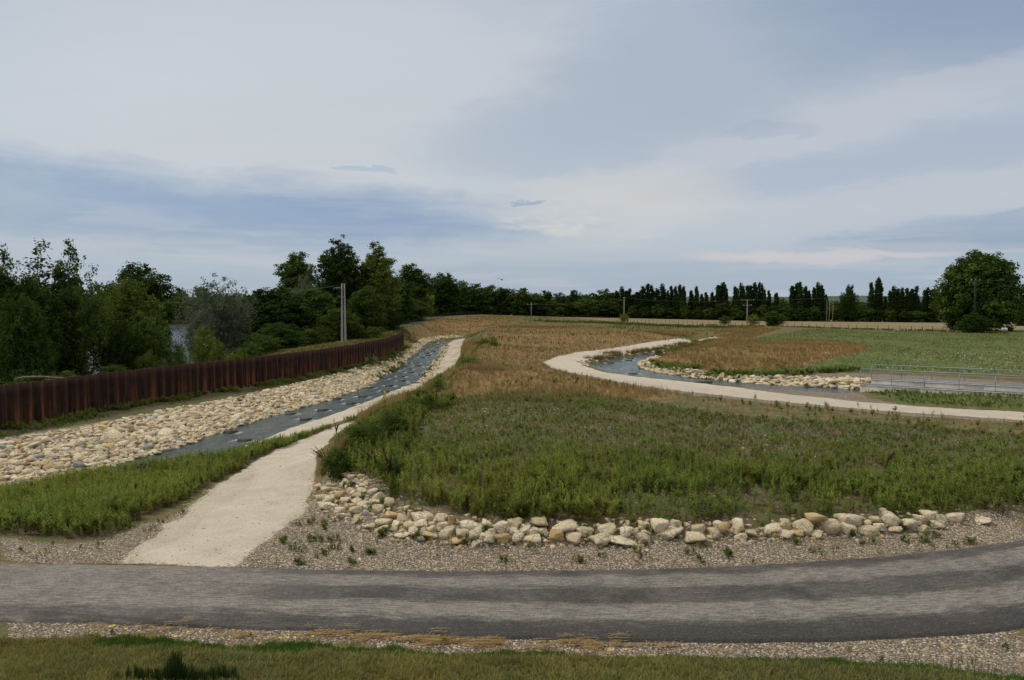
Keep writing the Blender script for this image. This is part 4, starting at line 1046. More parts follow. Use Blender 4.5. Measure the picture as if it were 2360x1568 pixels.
R4 = lambda x, y: (691 + x * .24404, 1065.5 + y * .24404); R7 = lambda x, y: (1324.6 + x * .4383, 921.5 + y * .4383); R2 = lambda x, y: (749 + x * .3417, 1209.5 + y * .3417)
B4 = """510,107,55,30 425,130,55,40 485,148,90,50 580,140,80,45 630,147,35,30 350,162,60,40 320,205,130,55 430,185,80,40 508,190,110,35,2 585,185,50,35 395,220,65,45 610,220,80,45 180,238,85,50 240,250,90,40 250,270,110,65 450,235,60,35 475,270,110,50 580,275,100,55 675,290,80,55 745,235,120,40,2 760,270,35,40 750,185,50,30 330,255,40,25 390,312,80,65,1 500,295,60,35 545,325,95,50 740,330,95,75 800,332,60,40,2 200,335,110,45 290,345,90,50 265,370,130,55 345,380,50,40,1 430,365,90,60 680,380,60,50 540,375,110,45 750,385,90,35 840,390,110,80 600,405,100,45 260,420,180,65 460,420,110,50,1 640,435,80,40 370,465,130,65 515,465,120,75 620,485,80,45,2 730,455,130,90 830,465,90,40 400,515,100,50 540,545,110,55 860,515,150,70,1 1010,440,60,50 1040,490,65,60 960,535,110,60 1130,540,170,75 1230,535,75,60 1320,540,110,75 1390,530,45,50 1435,565,60,100,1 800,575,160,65 910,600,90,50 670,610,110,45 790,635,120,60 890,640,85,50 1040,610,140,60 1130,600,120,60 960,670,90,40 1070,670,100,80 970,705,140,45 1170,660,60,60 1240,645,120,75 1240,695,110,50,1 1140,725,90,35,2 1260,590,80,40 1340,600,120,50 1400,645,110,55 1380,690,110,85 1490,745,170,40,1 1525,690,160,85 1580,600,160,70 1650,545,60,45,1 1660,690,130,100 1700,640,90,60 1670,765,130,40 1760,595,110,80 1730,710,90,70 1800,665,100,60 1790,725,120,95 1895,640,110,110 1910,735,150,75,1 1960,650,50,50 2020,650,110,60 2055,580,150,85 2065,720,110,75 2130,640,140,75 2210,740,190,80 2210,660,110,70 2260,570,180,80 2290,670,100,60"""
BB2 = "1610,35,170,70 1560,90,130,70,1 1680,105,110,70 1755,60,110,50 1905,40,140,60 1860,105,150,65 2015,115,140,40 2030,65,90,50 2150,20,70,40 2140,100,90,60"
B7 = "45,703,85,45 170,688,110,45 270,706,90,50 133,735,110,55 250,745,110,35 355,735,70,55 320,710,30,50 372,700,45,25 280,650,35,30 362,663,60,45 445,668,90,60 530,662,65,50 590,668,35,25 495,712,110,40 645,684,85,35 628,725,105,45 755,655,50,35 738,708,60,45 790,685,55,55,1 865,670,75,60 835,705,45,35 880,722,60,35 925,702,80,30 1018,706,40,40 1050,685,80,40 1105,665,80,55 1105,712,90,35 1180,708,80,30,1 1205,668,110,55 1265,712,90,30 1265,630,90,55,1 1345,677,105,65 1455,645,130,60 1440,687,70,70 1535,695,110,40 1540,658,45,25 1600,675,70,40 1580,640,60,35 1660,635,105,70 1620,590,45,35 1690,685,70,30 1760,660,95,55 1830,682,95,30 1820,632,70,40 1860,612,80,45 1915,640,75,50 1890,658,80,35 2005,632,80,45 1875,592,35,15 2130,635,80,15"
def parse(sx, f, sc):
    out = []
    for tkn in sx.split():
        a = [float(q) for q in tkn.split(',')]; U, V = f(a[0], a[1]); out.append((U, V, a[2] * sc, a[3] * sc, int(a[4]) if len(a) > 4 else 0))
    return out
BOUL = parse(B4, R4, .24404) + parse(BB2, R2, .3417) + parse(B7, R7, .4383)
rg = random.Random(11)
spec = {('p', 2): 'blue-grey slab-like boulder among the cream ones in the left pile', ('r', 2): 'blue-grey low boulder in the row edging the gravel'}
big_i = max(range(len(BOUL)), key=lambda i: BOUL[i][2] * BOUL[i][3])
def sect(b): return 'pile' if b[0] < 905 else ('mid' if b[0] < 1330 else ('sparse' if b[0] < 1760 else 'end'))
_rank = {}
for sname in ('pile', 'mid', 'sparse', 'end'):
    g_ = sorted([i for i, b in enumerate(BOUL) if sect(b) == sname], key=lambda i: BOUL[i][0])
    if sname == 'pile':          # rows up the pile, then from the path rightwards
        for i in g_: _rank[i] = None
        rows = {}
        for i in g_: rows.setdefault(min(6, int((BOUL[i][1] - 1090) / 20)), []).append(i)
        for rr_, l_ in rows.items():
            for k_, i in enumerate(l_): _rank[i] = (k_, rr_)
    else:
        for up in (0, 1):
            l_ = [i for i in g_ if (BOUL[i][1] < np.interp(BOUL[i][0], [905, 1330, 1760, 2300], [1218, 1225, 1222, 1203])) == bool(up)]
            for k_, i in enumerate(l_): _rank[i] = (k_, up)
def nth(k): return 'first' if k == 0 else ORD[k]
def shape_word(w, h): return 'long low' if w > 2.4 * h else ('upright' if h > .95 * w else ('blocky' if w < 1.45 * h else 'rounded'))
for i, (U, V, w, h, ci) in enumerate(BOUL):
    x, y, z = hit(U, V + h * .28)
    d = y; W_ = w / S * d / FPX; H_ = h / S * d / FPX * 1.12
    o = link('boulder', rock_mesh(i % 17 + 1, 3, ci))
    D_ = (W_ * .75 + H_ * .5)
    if W_ < H_ * .8: D_ = W_
    o.scale = (W_ * .64, D_ * .60, H_ * .74)
    o.rotation_euler = (rg.uniform(-.22, .22), rg.uniform(-.2, .2), rg.uniform(-.35, .35) + (math.pi if i % 2 else 0))
    o.location = (x, y + D_ * .12, z + H_ * .26)
    pile = U < 905
    k_, lv = _rank[i]; cn = CNAME[ci]; sw = shape_word(w, h); g = 'pale boulders edging the gravel verge'
    if i == big_i: lab = 'broadest cream limestone boulder in the row under the tall weeds'
    elif pile: lab = f"{sw} {cn} boulder, {nth(k_)} from the path in the pile's {['top', 'second', 'third', 'fourth', 'fifth', 'sixth', 'lowest'][lv]} row"
    else:
        part = {'mid': 'crowded middle row', 'sparse': 'sparse part of the row', 'end': 'road-bend end cluster'}[sect((U,))]
        lab = f"{sw} {cn} boulder, {nth(k_)} of the {'upper' if lv else 'lower'} ones in the {part}"
    tagd(o, lab, 'boulder', g)

# riprap banks
def riprap(P, spacing, smin, smax, rs, edge=.05):
    mn = P.min(0); mx = P.max(0); a = np.arange(mn[0] - .3, mx[0] + .3, spacing); b = np.arange(mn[1] - .3, mx[1] + .3, spacing * .9)
    X, Y = np.meshgrid(a, b, indexing='ij'); X = X + (np.arange(len(b)) % 2)[None, :] * spacing / 2
    X = X.ravel() + rs.uniform(-.5, .5, X.size) * spacing * .8; Y = Y.ravel() + rs.uniform(-.5, .5, Y.size) * spacing * .8
    m = (sdist(X, Y, P) > -edge + (fbm(X, Y) - .5) * .8)
    X = X[m]; Y = Y[m]; sz = rs.uniform(smin, smax, len(X)) * np.where(rs.rand(len(X)) < .15, 1.35, 1.0)
    return X, Y, sz
rs = np.random.RandomState(21)
parts = []
ripL = np.array([p[:2] for p in RIPT] + [p[:2] for p in reversed(LW)]); ripL2 = np.array([(-36.3, 33.0), (-39.3, 18), (-37, 12), (-33.5, 28), _a[:2], W(0, 1018, -1.5)[:2]])
parts.append(('left', *riprap(ripL, .31, .13, .25, rs, .12))); parts.append(('left', *riprap(ripL2, .33, .15, .27, rs, .12)))
parts.append(('left', *riprap(ripL, .8, .22, .34, rs, -.4)))
parts.append(('right', *riprap(Z['rip'][2], .34, .15, .30, rs, .25))); parts.append(('right', *riprap(np.array(uvz([(1679, 862), (1769, 869), (1857, 871), (1983, 874)], .12) + uvz([(1983, 897), (1857, 890), (1769, 885), (1679, 877)], ZR)), .62, .30, .46, rs, .1)))
parts.append(('edge', *riprap(Z['rip'][3], .55, .15, .30, rs, .2)))
strip = np.array([WS(p)[:2] for p in [(968, 878), (983, 857), (1001, 834), (1014, 816), (1026, 796)]] + [W(u, v, ZSF(v) + .3)[:2] for u, v in [(1030, 796), (1020, 816), (1008, 836), (992, 860), (984, 884)]])
parts.append(('berm', *riprap(strip, .5, .15, .28, rs, .3)))
allr = []
for nm, X, Y, sz in parts:
    Zr_ = H0(X, Y)
    ok = Zr_ > (ZS if nm in ('left', 'berm') else ZR) - .35
    for x, y, z, s_ in zip(X[ok], Y[ok], Zr_[ok], sz[ok]): allr.append((s_ / y, nm, x, y, z, s_))
ux = lambda q: abs(q[2] / q[3]) < .76
vis = [q for q in allr if ux(q)]
vis.sort(key=lambda q: -q[0])
# stones of the far left toe stand behind the weed bed: count as individuals only the ones in sight
def insight(q):
    if q[1] != 'left': return True
    U_ = (q[2] / q[3] * FPX + 512) * S; V_ = (7 - q[4]) / q[3] * FPX * S + 705
    lim = np.interp(U_, [0, 222, 381, 560], [1103, 1065, 1036, 1030]); return V_ < lim
indiv = [q for q in vis if insight(q)][:300]
ids = set(id(q) for q in indiv)
rest = [q for q in allr if id(q) not in ids]
rg = random.Random(4)
def zlab(q, ci):
    x, y = q[2], q[3]
    if q[1] == 'right': return f'{CNAME[ci]} stone in the low bank across the right stream', f'{CNAME[ci]} stones of the right stream bank'
    if ci == 2: return 'blue-grey stone lying among the cream ones of the left riprap bank', 'blue-grey stones of the left riprap'
    return f'{CNAME[ci]} limestone stone of the near left riprap bank below the rusty wall', f'{CNAME[ci]} stones of the near left riprap'
for q in indiv:
    ci = pick_col(rg); o = link('riprap_stone', rock_mesh(rg.randint(20, 33), 2, ci)); s_ = q[5]
    o.scale = (s_ * rg.uniform(.9, 1.5), s_ * rg.uniform(.8, 1.1), s_ * rg.uniform(.5, .85)); o.rotation_euler = (rg.uniform(-.4, .4), rg.uniform(-.4, .4), rg.uniform(0, 6.28))
    o.location = (q[2], q[3], q[4] + s_ * .22)
    l, g = zlab(q, ci); tagd(o, l, 'stone', g)
def rot_z(a):
    c, s_ = np.cos(a), np.sin(a); z_ = np.zeros_like(a); o_ = np.ones_like(a)
    return np.stack([np.stack([c, -s_, z_], -1), np.stack([s_, c, z_], -1), np.stack([z_, z_, o_], -1)], -2)
def rot_x(a):
    c, s_ = np.cos(a), np.sin(a); z_ = np.zeros_like(a); o_ = np.ones_like(a)
    return np.stack([np.stack([o_, z_, z_], -1), np.stack([z_, c, -s_], -1), np.stack([z_, s_, c], -1)], -2)
def stones_stuff(name, arr, label, subs=(2, 1), cut=70, wts=(.80, .14, .06)):
    VV, FF, TT, MI = [], [], [], []; off = 0; r = np.random.RandomState(77)
    arr = np.array([(q[2], q[3], q[4], q[5]) for q in arr])
    shp = r.randint(0, 8, len(arr)); ci = r.choice(3, len(arr), p=wts)
    for k in range(8):
        for near in (0, 1):
            m = (shp == k) & ((arr[:, 1] < cut) == bool(near))
            if not m.any(): continue
            v, f = rock_shape(40 + k, subs[0] if near else subs[1], 9)
            a = arr[m]; n = len(a); sc = a[:, 3:4] * np.stack([r.uniform(.9, 1.6, n), r.uniform(.75, 1.1, n), r.uniform(.5, .85, n)], 1)
            R = rot_z(r.uniform(0, 6.28, n)) @ rot_x(r.uniform(-.6, .6, n))
            P = np.einsum('nij,nvj->nvi', R, v[None] * sc[:, None, :]) + np.stack([a[:, 0], a[:, 1], a[:, 2] + a[:, 3] * .2], 1)[:, None, :]
            VV.append(P.reshape(-1, 3)); FF.append((f[None] + (np.arange(n) * len(v))[:, None, None] + off).reshape(-1, 3)); off += n * len(v)
            TT.append(np.repeat(r.rand(n), len(v))); MI.append(np.repeat(ci[m], len(f)))
    me = mesh_np(name, np.vstack(VV), tris=np.vstack(FF), attrs={'tint': np.concatenate(TT)}, mats=STONE, matidx=np.concatenate(MI))
    return tagd(link(name, me), label, kind='stuff')
stones_stuff('riprap', rest, 'cream riprap stones covering the stream banks')
# loose pebbles and clods: gravel verge relief, field stones
def scatter_pts(P, dens, r, mask=None):
    mn = P.min(0); mx = P.max(0); n = int((mx[0] - mn[0]) * (mx[1] - mn[1]) * dens)
    x = r.uniform(mn[0], mx[0], n); y = r.uniform(mn[1], mx[1], n); m = in_poly(x, y, P)
    x, y = x[m], y[m]
    if mask is not None: m = mask(x, y) > r.rand(len(x)); x, y = x[m], y[m]
    return x, y
r = np.random.RandomState(5)
FR = np.array([(-18, 12.4), (17, 12.4), (24, 30), (-22, 30)])
offroad = lambda x, y: (~in_poly(x, y, RDP)) & (sdist(x, y, RDP) < -.06)
gx, gy = scatter_pts(FR, 70, r, lambda x, y: zone('gravel', x, y) * (zone('path', x, y) < .4) * offroad(x, y))
gs = r.uniform(.014, .036, len(gx)) * np.where(r.rand(len(gx)) < .05, 1.9, 1)
fx_, fy_ = scatter_pts(poly([(735, 1105), (850, 985), (1150, 905), (1500, 915), (1769, 935), (2358, 972), (2358, 1185), (1500, 1225), (950, 1190)]), 5.0, r, lambda x, y: .35 + .65 * (fbm(x * .5, y * .5) > .5))
fs = r.uniform(.018, .05, len(fx_)) * np.where(r.rand(len(fx_)) < .04, 1.8, 1)
_bp = [hit(b[0], b[1] + b[3] * .3) for b in BOUL for _ in range(9)]           # rubble between the boulders
fx_ = np.r_[fx_, np.array([p[0] for p in _bp]) + r.normal(0, .28, len(_bp))]; fy_ = np.r_[fy_, np.array([p[1] for p in _bp]) + r.normal(.05, .22, len(_bp))]; fs = np.r_[fs, r.uniform(.04, .12, len(_bp))]
px_, py_ = scatter_pts(FR + np.array([0, 0]), 90, r, lambda x, y: ((zone('path', x, y) > .12) & (zone('path', x, y) < .92)) * offroad(x, y)); q_, w_ = scatter_pts(Z['path'][0], 5, r)
px_ = np.r_[px_, q_]; py_ = np.r_[py_, w_]; ps_ = r.uniform(.012, .038, len(px_))
pv_ = poly([(1850, 812), (2358, 806), (2358, 862), (1990, 860)]); vx_, vy_ = scatter_pts(pv_, 1.8, r, lambda x, y: (fbm(x * .25, y * .25) > .45) * 1.0); vs_ = r.uniform(.04, .10, len(vx_))
ax = np.r_[gx, fx_, px_, vx_]; ay = np.r_[gy, fy_, py_, vy_]; as_ = np.r_[gs, fs, ps_, vs_]; az_ = Hn(ax, ay)
arr = [(0, 0, a, b, c - d * .25, d) for a, b, c, d in zip(ax, ay, az_, as_)]
stones_stuff('gravel', arr, 'loose river pebbles and field stones', subs=(1, 1), cut=999, wts=(.56, .34, .10))

# ------------------------------------------------------------------ herbs and grass (uncountable): templates scattered into single meshes
def weed_tpl(seed, nl, h=1.0, ll=.16, lw=.05, leafc=((.125, .175, .026), (.24, .275, .058)), low=(.22, .15, .045), branch=0):
    r = np.random.RandomState(seed); V = []; Q = []; C = []
    def quad(a, b, c, d, col):
        k = len(V); V.extend([a, b, c, d]); Q.append((k, k + 1, k + 2, k + 3)); C.extend([col] * 4)
    axes = [((0, 0, 0), (r.normal(0, .05), r.normal(0, .05), h))]
    for _ in range(branch):
        z = r.uniform(.15, .5) * h; a = r.uniform(0, 6.28); axes.append(((0, 0, z), (math.cos(a) * .22 * h, math.sin(a) * .22 * h, z + r.uniform(.3, .5) * h)))
    for bi, (p, q) in enumerate(axes):
        p = np.array(p); q = np.array(q)
        for a in (0, 1.57):
            o = np.array((math.cos(a), math.sin(a), 0)) * .006; quad(p - o, p + o, q + o * .5, q - o * .5, (.10, .12, .045))
        n = nl if bi == 0 else nl // 2
        for i in range(n):
            t = (i + .5) / n; c = p + (q - p) * (0.04 + .96 * t); a = i * 2.4 + r.uniform(-.4, .4); up = r.uniform(.1, .9) + t * .5
            L = ll * (1.15 - .75 * t) * r.uniform(.75, 1.2); d = np.array((math.cos(a), math.sin(a), up)); d /= np.linalg.norm(d); sd = np.array((-math.sin(a), math.cos(a), 0)) * lw * L / ll * .5
            f = r.uniform(0, 1); col = np.array(leafc[0]) * (1 - f) + np.array(leafc[1]) * f
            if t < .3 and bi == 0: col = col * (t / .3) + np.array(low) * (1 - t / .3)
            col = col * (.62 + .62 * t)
            quad(c, c + d * L * .45 + sd, c + d * L, c + d * L * .45 - sd, tuple(col))
    return np.array(V), np.array(Q), np.array(C)
def tuft_tpl(seed, nb, h, w, spread, lean, c0, c1, tip=None):
    r = np.random.RandomState(seed); V = []; Q = []; C = []
    for i in range(nb):
        a = r.uniform(0, 6.28); b = r.uniform(0, 6.28); rr = spread * math.sqrt(r.rand()); p = np.array((math.cos(a) * rr, math.sin(a) * rr, 0)); L = h * r.uniform(.55, 1.1)
        l = lean * r.uniform(.3, 1.3); d = np.array((math.cos(b) * l, math.sin(b) * l, 1)) * L; sd = np.array((math.cos(b + 1.57 + r.uniform(-.6, .6)), math.sin(b + 1.57), 0)) * w * .5
        m = p + d * .5 + np.array((-math.cos(b), -math.sin(b), 0)) * l * L * .12; e = p + d; e[2] -= l * L * .25
        f = r.rand(); col = np.array(c0) * (1 - f) + np.array(c1) * f; tc = col if tip is None else np.array(tip)
        k = len(V); V.extend([p - sd, p + sd, m + sd * .8, m - sd * .8, e + sd * .15, e - sd * .15]); C.extend([col * .8, col * .8, col, col, tc, tc]); Q.extend([(k, k + 1, k + 2, k + 3), (k + 3, k + 2, k + 4, k + 5)])
    return np.array(V), np.array(Q), np.array(C)
class Scatter:
    def __init__(s): s.V = []; s.Q = []; s.C = []; s.o = 0
    def add(s, tpl, x, y, z, sc, tint=None, r=np.random, tilt=.12, zs=None):
        if len(x) and np.min(y) < 60:
            g_ = ~((sdist(x, y, Z['path'][0]) > .3) & (x < 0) & (y > 19)); sc = np.broadcast_to(sc, (len(x),))[g_]; x, y, z = x[g_], y[g_], z[g_]; tint = None if tint is None else tint[g_]
        v, q, c = tpl; n = len(x)
        if n == 0: return
        sc = np.broadcast_to(sc, (n,)); zs_ = sc if zs is None else zs
        R = rot_z(r.uniform(0, 6.28, n)) @ rot_x(r.normal(0, tilt, n))
        P = np.einsum('nij,nvj->nvi', R, v[None] * np.stack([sc, sc, zs_], 1)[:, None, :]) + np.stack([x, y, z], 1)[:, None, :]
        s.V.append(P.reshape(-1, 3)); s.Q.append((q[None] + (np.arange(n) * len(v))[:, None, None] + s.o).reshape(-1, 4)); s.o += n * len(v)
        cc = np.broadcast_to(c[None], (n, *c.shape))
        if tint is not None: cc = cc * tint[:, None, :]
        s.C.append(cc.reshape(-1, 3))
    def multi(s, tpls, x, y, z, sc, tint=None, r=np.random, onpath=False, **k):
        if not onpath and len(x):
            g_ = ~((zone('path', x, y) > .5) & (y < 60)); sc = np.broadcast_to(sc, (len(x),))[g_]; x, y, z = x[g_], y[g_], z[g_]; tint = None if tint is None else tint[g_]
        m = r.randint(0, len(tpls), len(x)); sc = np.broadcast_to(sc, (len(x),))
        for i, t in enumerate(tpls):
            w = m == i; s.add(t, x[w], y[w], z[w], sc[w], None if tint is None else tint[w], r, **k)
    def build(s, name, label, mat=None):
        me = mesh_np(name, np.vstack(s.V), quads=np.vstack(s.Q), col=np.vstack(s.C), mats=[mat or M_GRASS])
        return tagd(link(name, me), label, kind='stuff')
def tints(n, r, x=None, y=None, v=.25, warm=.0):
    b = 1 + r.uniform(-v, v, n)
    if x is not None: b = b * (.75 + .5 * fbm(x * .35, y * .35))
    w = r.normal(0, .08, n) + warm
    if x is not None: w = np.clip(w + (fbm(x * .13 + 3, y * .13) - .5) * .4, -.07, .13)
    return np.stack([b * (1 + w * 1.3), b * (1 + w * .2), b * (1 - w * .6)], 1)

r = np.random.RandomState(99)
WEED = [weed_tpl(i, 34, 1, .22, .075) for i in range(4)] + [weed_tpl(10 + i, 26, 1, .22, .075, branch=3) for i in range(3)]
WEEDL = [weed_tpl(30 + i, 16, 1, .30, .10, branch=2) for i in range(4)]
GLOW = [tuft_tpl(50 + i, 12, 1, .05, .22, .45, (.095, .13, .025), (.17, .195, .05)) for i in range(3)]
HERB = [weed_tpl(60 + i, 14, .8, .45, .13, leafc=((.085, .125, .024), (.15, .19, .045)), branch=4) for i in range(3)]
inview = lambda x, y: (np.abs(x) < y * .82 + 3)

sc_w = Scatter()
# left bed
Pb = np.array([W(*p)[:2] for p in [(-120, 1244, -.1)] + BEDFRONT] + [W(*p)[:2] for p in reversed(BEDBACK)] + [W(-120, 1165, -1.6)[:2]])
x, y = scatter_pts(Pb, 30, r, lambda x, y: (.55 + .45 * (fbm(x * .7, y * .7) > .42)) * (zone('path', x, y) < .3) * (sdist(x, y, Pb) > .05 + fbm(x * .8, y * .8) * .6))
z = Hn(x, y); sz = r.uniform(.42, .80, len(x)) * (.75 + .5 * fbm(x * .5 + 9, y * .5)) * np.clip(.45 + sdist(x, y, Pb) * .6, .4, 1)
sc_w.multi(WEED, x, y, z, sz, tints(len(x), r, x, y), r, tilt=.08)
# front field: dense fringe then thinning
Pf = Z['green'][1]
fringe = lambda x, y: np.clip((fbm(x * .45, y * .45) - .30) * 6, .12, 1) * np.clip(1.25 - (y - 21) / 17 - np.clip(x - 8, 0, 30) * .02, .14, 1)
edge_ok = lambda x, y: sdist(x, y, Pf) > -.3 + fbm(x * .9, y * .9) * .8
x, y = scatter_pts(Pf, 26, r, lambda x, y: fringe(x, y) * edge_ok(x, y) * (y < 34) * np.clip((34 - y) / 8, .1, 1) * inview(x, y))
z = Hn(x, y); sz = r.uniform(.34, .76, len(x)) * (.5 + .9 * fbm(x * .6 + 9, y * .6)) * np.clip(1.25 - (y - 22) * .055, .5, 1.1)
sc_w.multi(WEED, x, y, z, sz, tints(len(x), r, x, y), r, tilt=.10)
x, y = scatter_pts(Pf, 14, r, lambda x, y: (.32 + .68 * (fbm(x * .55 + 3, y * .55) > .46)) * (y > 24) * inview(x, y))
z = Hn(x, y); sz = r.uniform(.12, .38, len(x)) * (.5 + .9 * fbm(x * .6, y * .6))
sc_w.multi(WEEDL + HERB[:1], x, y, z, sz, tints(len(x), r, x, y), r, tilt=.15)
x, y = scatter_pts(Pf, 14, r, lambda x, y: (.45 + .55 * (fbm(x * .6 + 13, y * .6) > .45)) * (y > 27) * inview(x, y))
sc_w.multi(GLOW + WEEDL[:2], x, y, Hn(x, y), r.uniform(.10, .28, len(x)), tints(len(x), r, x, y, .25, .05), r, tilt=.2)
bs_ = poly([(900, 1165), (1100, 1170), (1500, 1160), (1900, 1150), (2300, 1140), (2300, 1184), (1900, 1206), (1500, 1216), (1100, 1206), (950, 1190)])
x, y = scatter_pts(bs_, 16, r, lambda x, y: (fbm(x * 1.1 + 4, y * 1.1) > .44) * .9)
sc_w.multi(WEED + WEEDL[:1], x, y, Hn(x, y), r.uniform(.15, .5, len(x)), tints(len(x), r, x, y), r)
# sparse weeds on the gravel and between the boulders
x, y = scatter_pts(FR, 3.2, r, lambda x, y: (zone('gravel', x, y) > .4) * (zone('path', x, y) < .3) * offroad(x, y) * (fbm(x * .8 + 7, y * .8) > .50) * np.where(y > 16, 1, .5))
sc_w.multi(WEEDL + GLOW[:1] + HERB[:1], x, y, Hn(x, y), r.uniform(.07, .30, len(x)) ** 1.1, tints(len(x), r), r, tilt=.3)
ctr = r.uniform(0, 1, (90, 2)); cx_ = -12 + 26 * ctr[:, 0]; cy_ = 18.2 + 5.5 * ctr[:, 1] ** 1.5
for a_, b_ in zip(cx_, cy_):
    n_ = r.randint(3, 11); x = r.normal(a_, .10, n_); y = r.normal(b_, .08, n_); m = (zone('gravel', x, y) > .5) & (zone('path', x, y) < .2) & offroad(x, y); x, y = x[m], y[m]
    sc_w.multi(WEEDL + HERB + GLOW[:1], x, y, Hn(x, y), r.uniform(.10, .30, len(x)), tints(len(x), r), r, tilt=.3)
for a_, b_ in [hit(b[0] + b[2] * .4, b[1] + b[3] * .5)[:2] for b in BOUL[::5]]:
    n_ = 5; x = r.normal(a_, .08, n_); y = r.normal(b_, .08, n_); sc_w.multi(WEEDL + HERB, x, y, Hn(x, y), r.uniform(.15, .32, n_), tints(n_, r), r, tilt=.25)
# strip between the two levels of the left path, wall foot, culvert patch
def along(uvz_, n, wid, dens_tpls, s0, s1, zcol=None, warm=0.0, v=.25):
    P, s_ = polyline_resample([W(*p)[:2] for p in uvz_] if len(uvz_[0]) == 3 else uvz_, 300)
    t = r.rand(n) * s_[-1]; x = np.interp(t, s_, P[:, 0]) + r.normal(0, wid, n); y = np.interp(t, s_, P[:, 1]) + r.normal(0, wid, n)
    m = fbm(x * .6 + 2, y * .6) > .42; x, y = x[m], y[m]
    sc_w.multi(dens_tpls, x, y, Hn(x, y), r.uniform(s0, s1, len(x)), tints(len(x), r, x, y, v, warm), r, tilt=.15, onpath=True)
along([(700, 1008, -2.0), (749, 990, -2.1), (849, 956, -2.2)], 420, .35, WEEDL, .2, .5)
along([(640, 1036, -1.8), (712, 1004, -2.1)], 260, .5, WEEDL, .3, .6)
along([tuple(p) for p in offs(WALL, -.5)[1:]], 3200, .3, WEEDL + HERB, .2, .6)
along([tuple(p) for p in offs(WALL, -1.1)[1:]], 4200, .5, WEEDL + HERB + GLOW, .15, .5)
along([tuple(p) for p in offs(WALL, -1.9)[1:]], 1500, .4, WEEDL + GLOW, .12, .35)
along([tuple(p) for p in offs(WALL, -1.6)[6:]], 2600, .8, GLOW, .2, .45)
along([(966, 880, -2.5), (985, 856, -2.2), (1004, 832, -1.9), (1018, 814, -1.7), (1029, 795, -1.5)], 500, .28, HERB + WEEDL, .15, .45)
along([(870, 872, -2.3), (900, 855, -2.1), (940, 830, -1.9)], 200, .5, HERB, .3, .7)
x, y = scatter_pts(Z['green'][2], 14, r, lambda x, y: inview(x, y) * .9)
sc_w.multi(WEEDL + HERB, x, y, Hn(x, y), r.uniform(.12, .40, len(x)) * (.5 + .8 * fbm(x * .6, y * .6)), tints(len(x), r, x, y), r)
# green plateau beyond the culvert
x, y = scatter_pts(Z['green'][3], 2.4, r, lambda x, y: inview(x, y) * (.25 + .75 * (fbm(x * .2, y * .09) > .47)))
sc_w.multi(GLOW, x, y, Hn(x, y), r.uniform(.10, .34, len(x)), tints(len(x), r, x, y, .3, .10), r)
# herb clumps dotted over the dry ground
allisl = poly([(811, 990), (887, 930), (1014, 884), (1055, 860), (1064, 795), (1080, 774), (940, 800), (930, 768), (1100, 727), (1250, 730), (1500, 748), (1700, 756), (1640, 775), (1600, 782), (1414, 800), (1260, 830), (1311, 862), (1473, 894), (1769, 925), (2100, 950), (2358, 972), (2358, 1010), (2000, 980), (1500, 940), (1150, 910), (950, 935)])
x, y = scatter_pts(allisl, 1.1, r, lambda x, y: (fbm(x * .16 + 5, y * .16) > .56) * inview(x, y) * .8)
sc_w.multi(HERB + WEEDL, x, y, Hn(x, y), r.uniform(.25, .65, len(x)), tints(len(x), r, x, y, .3), r)
cb = poly([(745, 1100), (770, 1040), (830, 985), (900, 950), (985, 945), (960, 1000), (930, 1060), (905, 1120), (850, 1092), (790, 1090)])
x, y = scatter_pts(cb, 26, r, lambda x, y: (zone('path', x, y) < .3) * (.5 + .5 * (fbm(x * .8, y * .8) > .45)))
sc_w.multi(WEED + HERB, x, y, Hn(x, y), r.uniform(.5, 1.1, len(x)) * (.5 + .8 * fbm(x * .7, y * .7)) * np.clip(1.6 - y / 45, .5, 1), tints(len(x), r, x, y, .3, -.03) * .8, r)
crestl = [(770, 1065, .4), (810, 1025, .5), (870, 978, .6), (950, 922, .6), (1010, 880, .7), (1080, 820, .8), (1110, 780, .9)]
along(crestl, 600, .9, HERB + WEEDL, .25, .6)
along(crestl[3:], 900, 1.2, GLOW + WEEDL, .2, .5, warm=.1)
for k_ in range(26):          # bushy herb clumps along the crest
    t_ = r.rand(); q_ = polyline_resample([W(*p)[:2] for p in crestl[2:]], 100)[0][int(t_ * 99)]; a_, b_ = q_ + r.normal(0, [1.6, 1.0]); n_ = r.randint(20, 60); rd_ = r.uniform(.3, .9)
    x = r.normal(a_, rd_ * .6, n_); y = r.normal(b_, rd_ * .6, n_); sc_w.multi(HERB + WEEDL, x, y, Hn(x, y), r.uniform(.4, .9, n_), tints(n_, r) * r.uniform(.7, 1.15), r)
x, y = scatter_pts(Z['dry'][1], 1.0, r, lambda x, y: (fbm(x * .2 + 1, y * .2) > .58) * .8)
sc_w.multi(HERB, x, y, Hn(x, y), r.uniform(.2, .5, len(x)), tints(len(x), r, x, y), r)
along([(1510, 828, .4), (1560, 838, .4), (1640, 849, .4), (1769, 855, .4), (1850, 857, .4), (1960, 854, .3)], 1500, .7, WEEDL + HERB, .3, .7)
along([(1640, 780, .5), (1600, 795, .4), (1560, 803, .3), (1520, 820, .2)], 700, .9, HERB, .3, .7)
# field edge beyond the island: green herbs along the fence
along([(1250, 742, 1.2), (1400, 745, .9), (1500, 750, .7), (1600, 755, .6), (1720, 757, .4)], 1700, 3.0, HERB, .5, 1.1)
along([tuple(p) for p in FD[3:]], 1600, 1.2, HERB + GLOW, .3, .7)
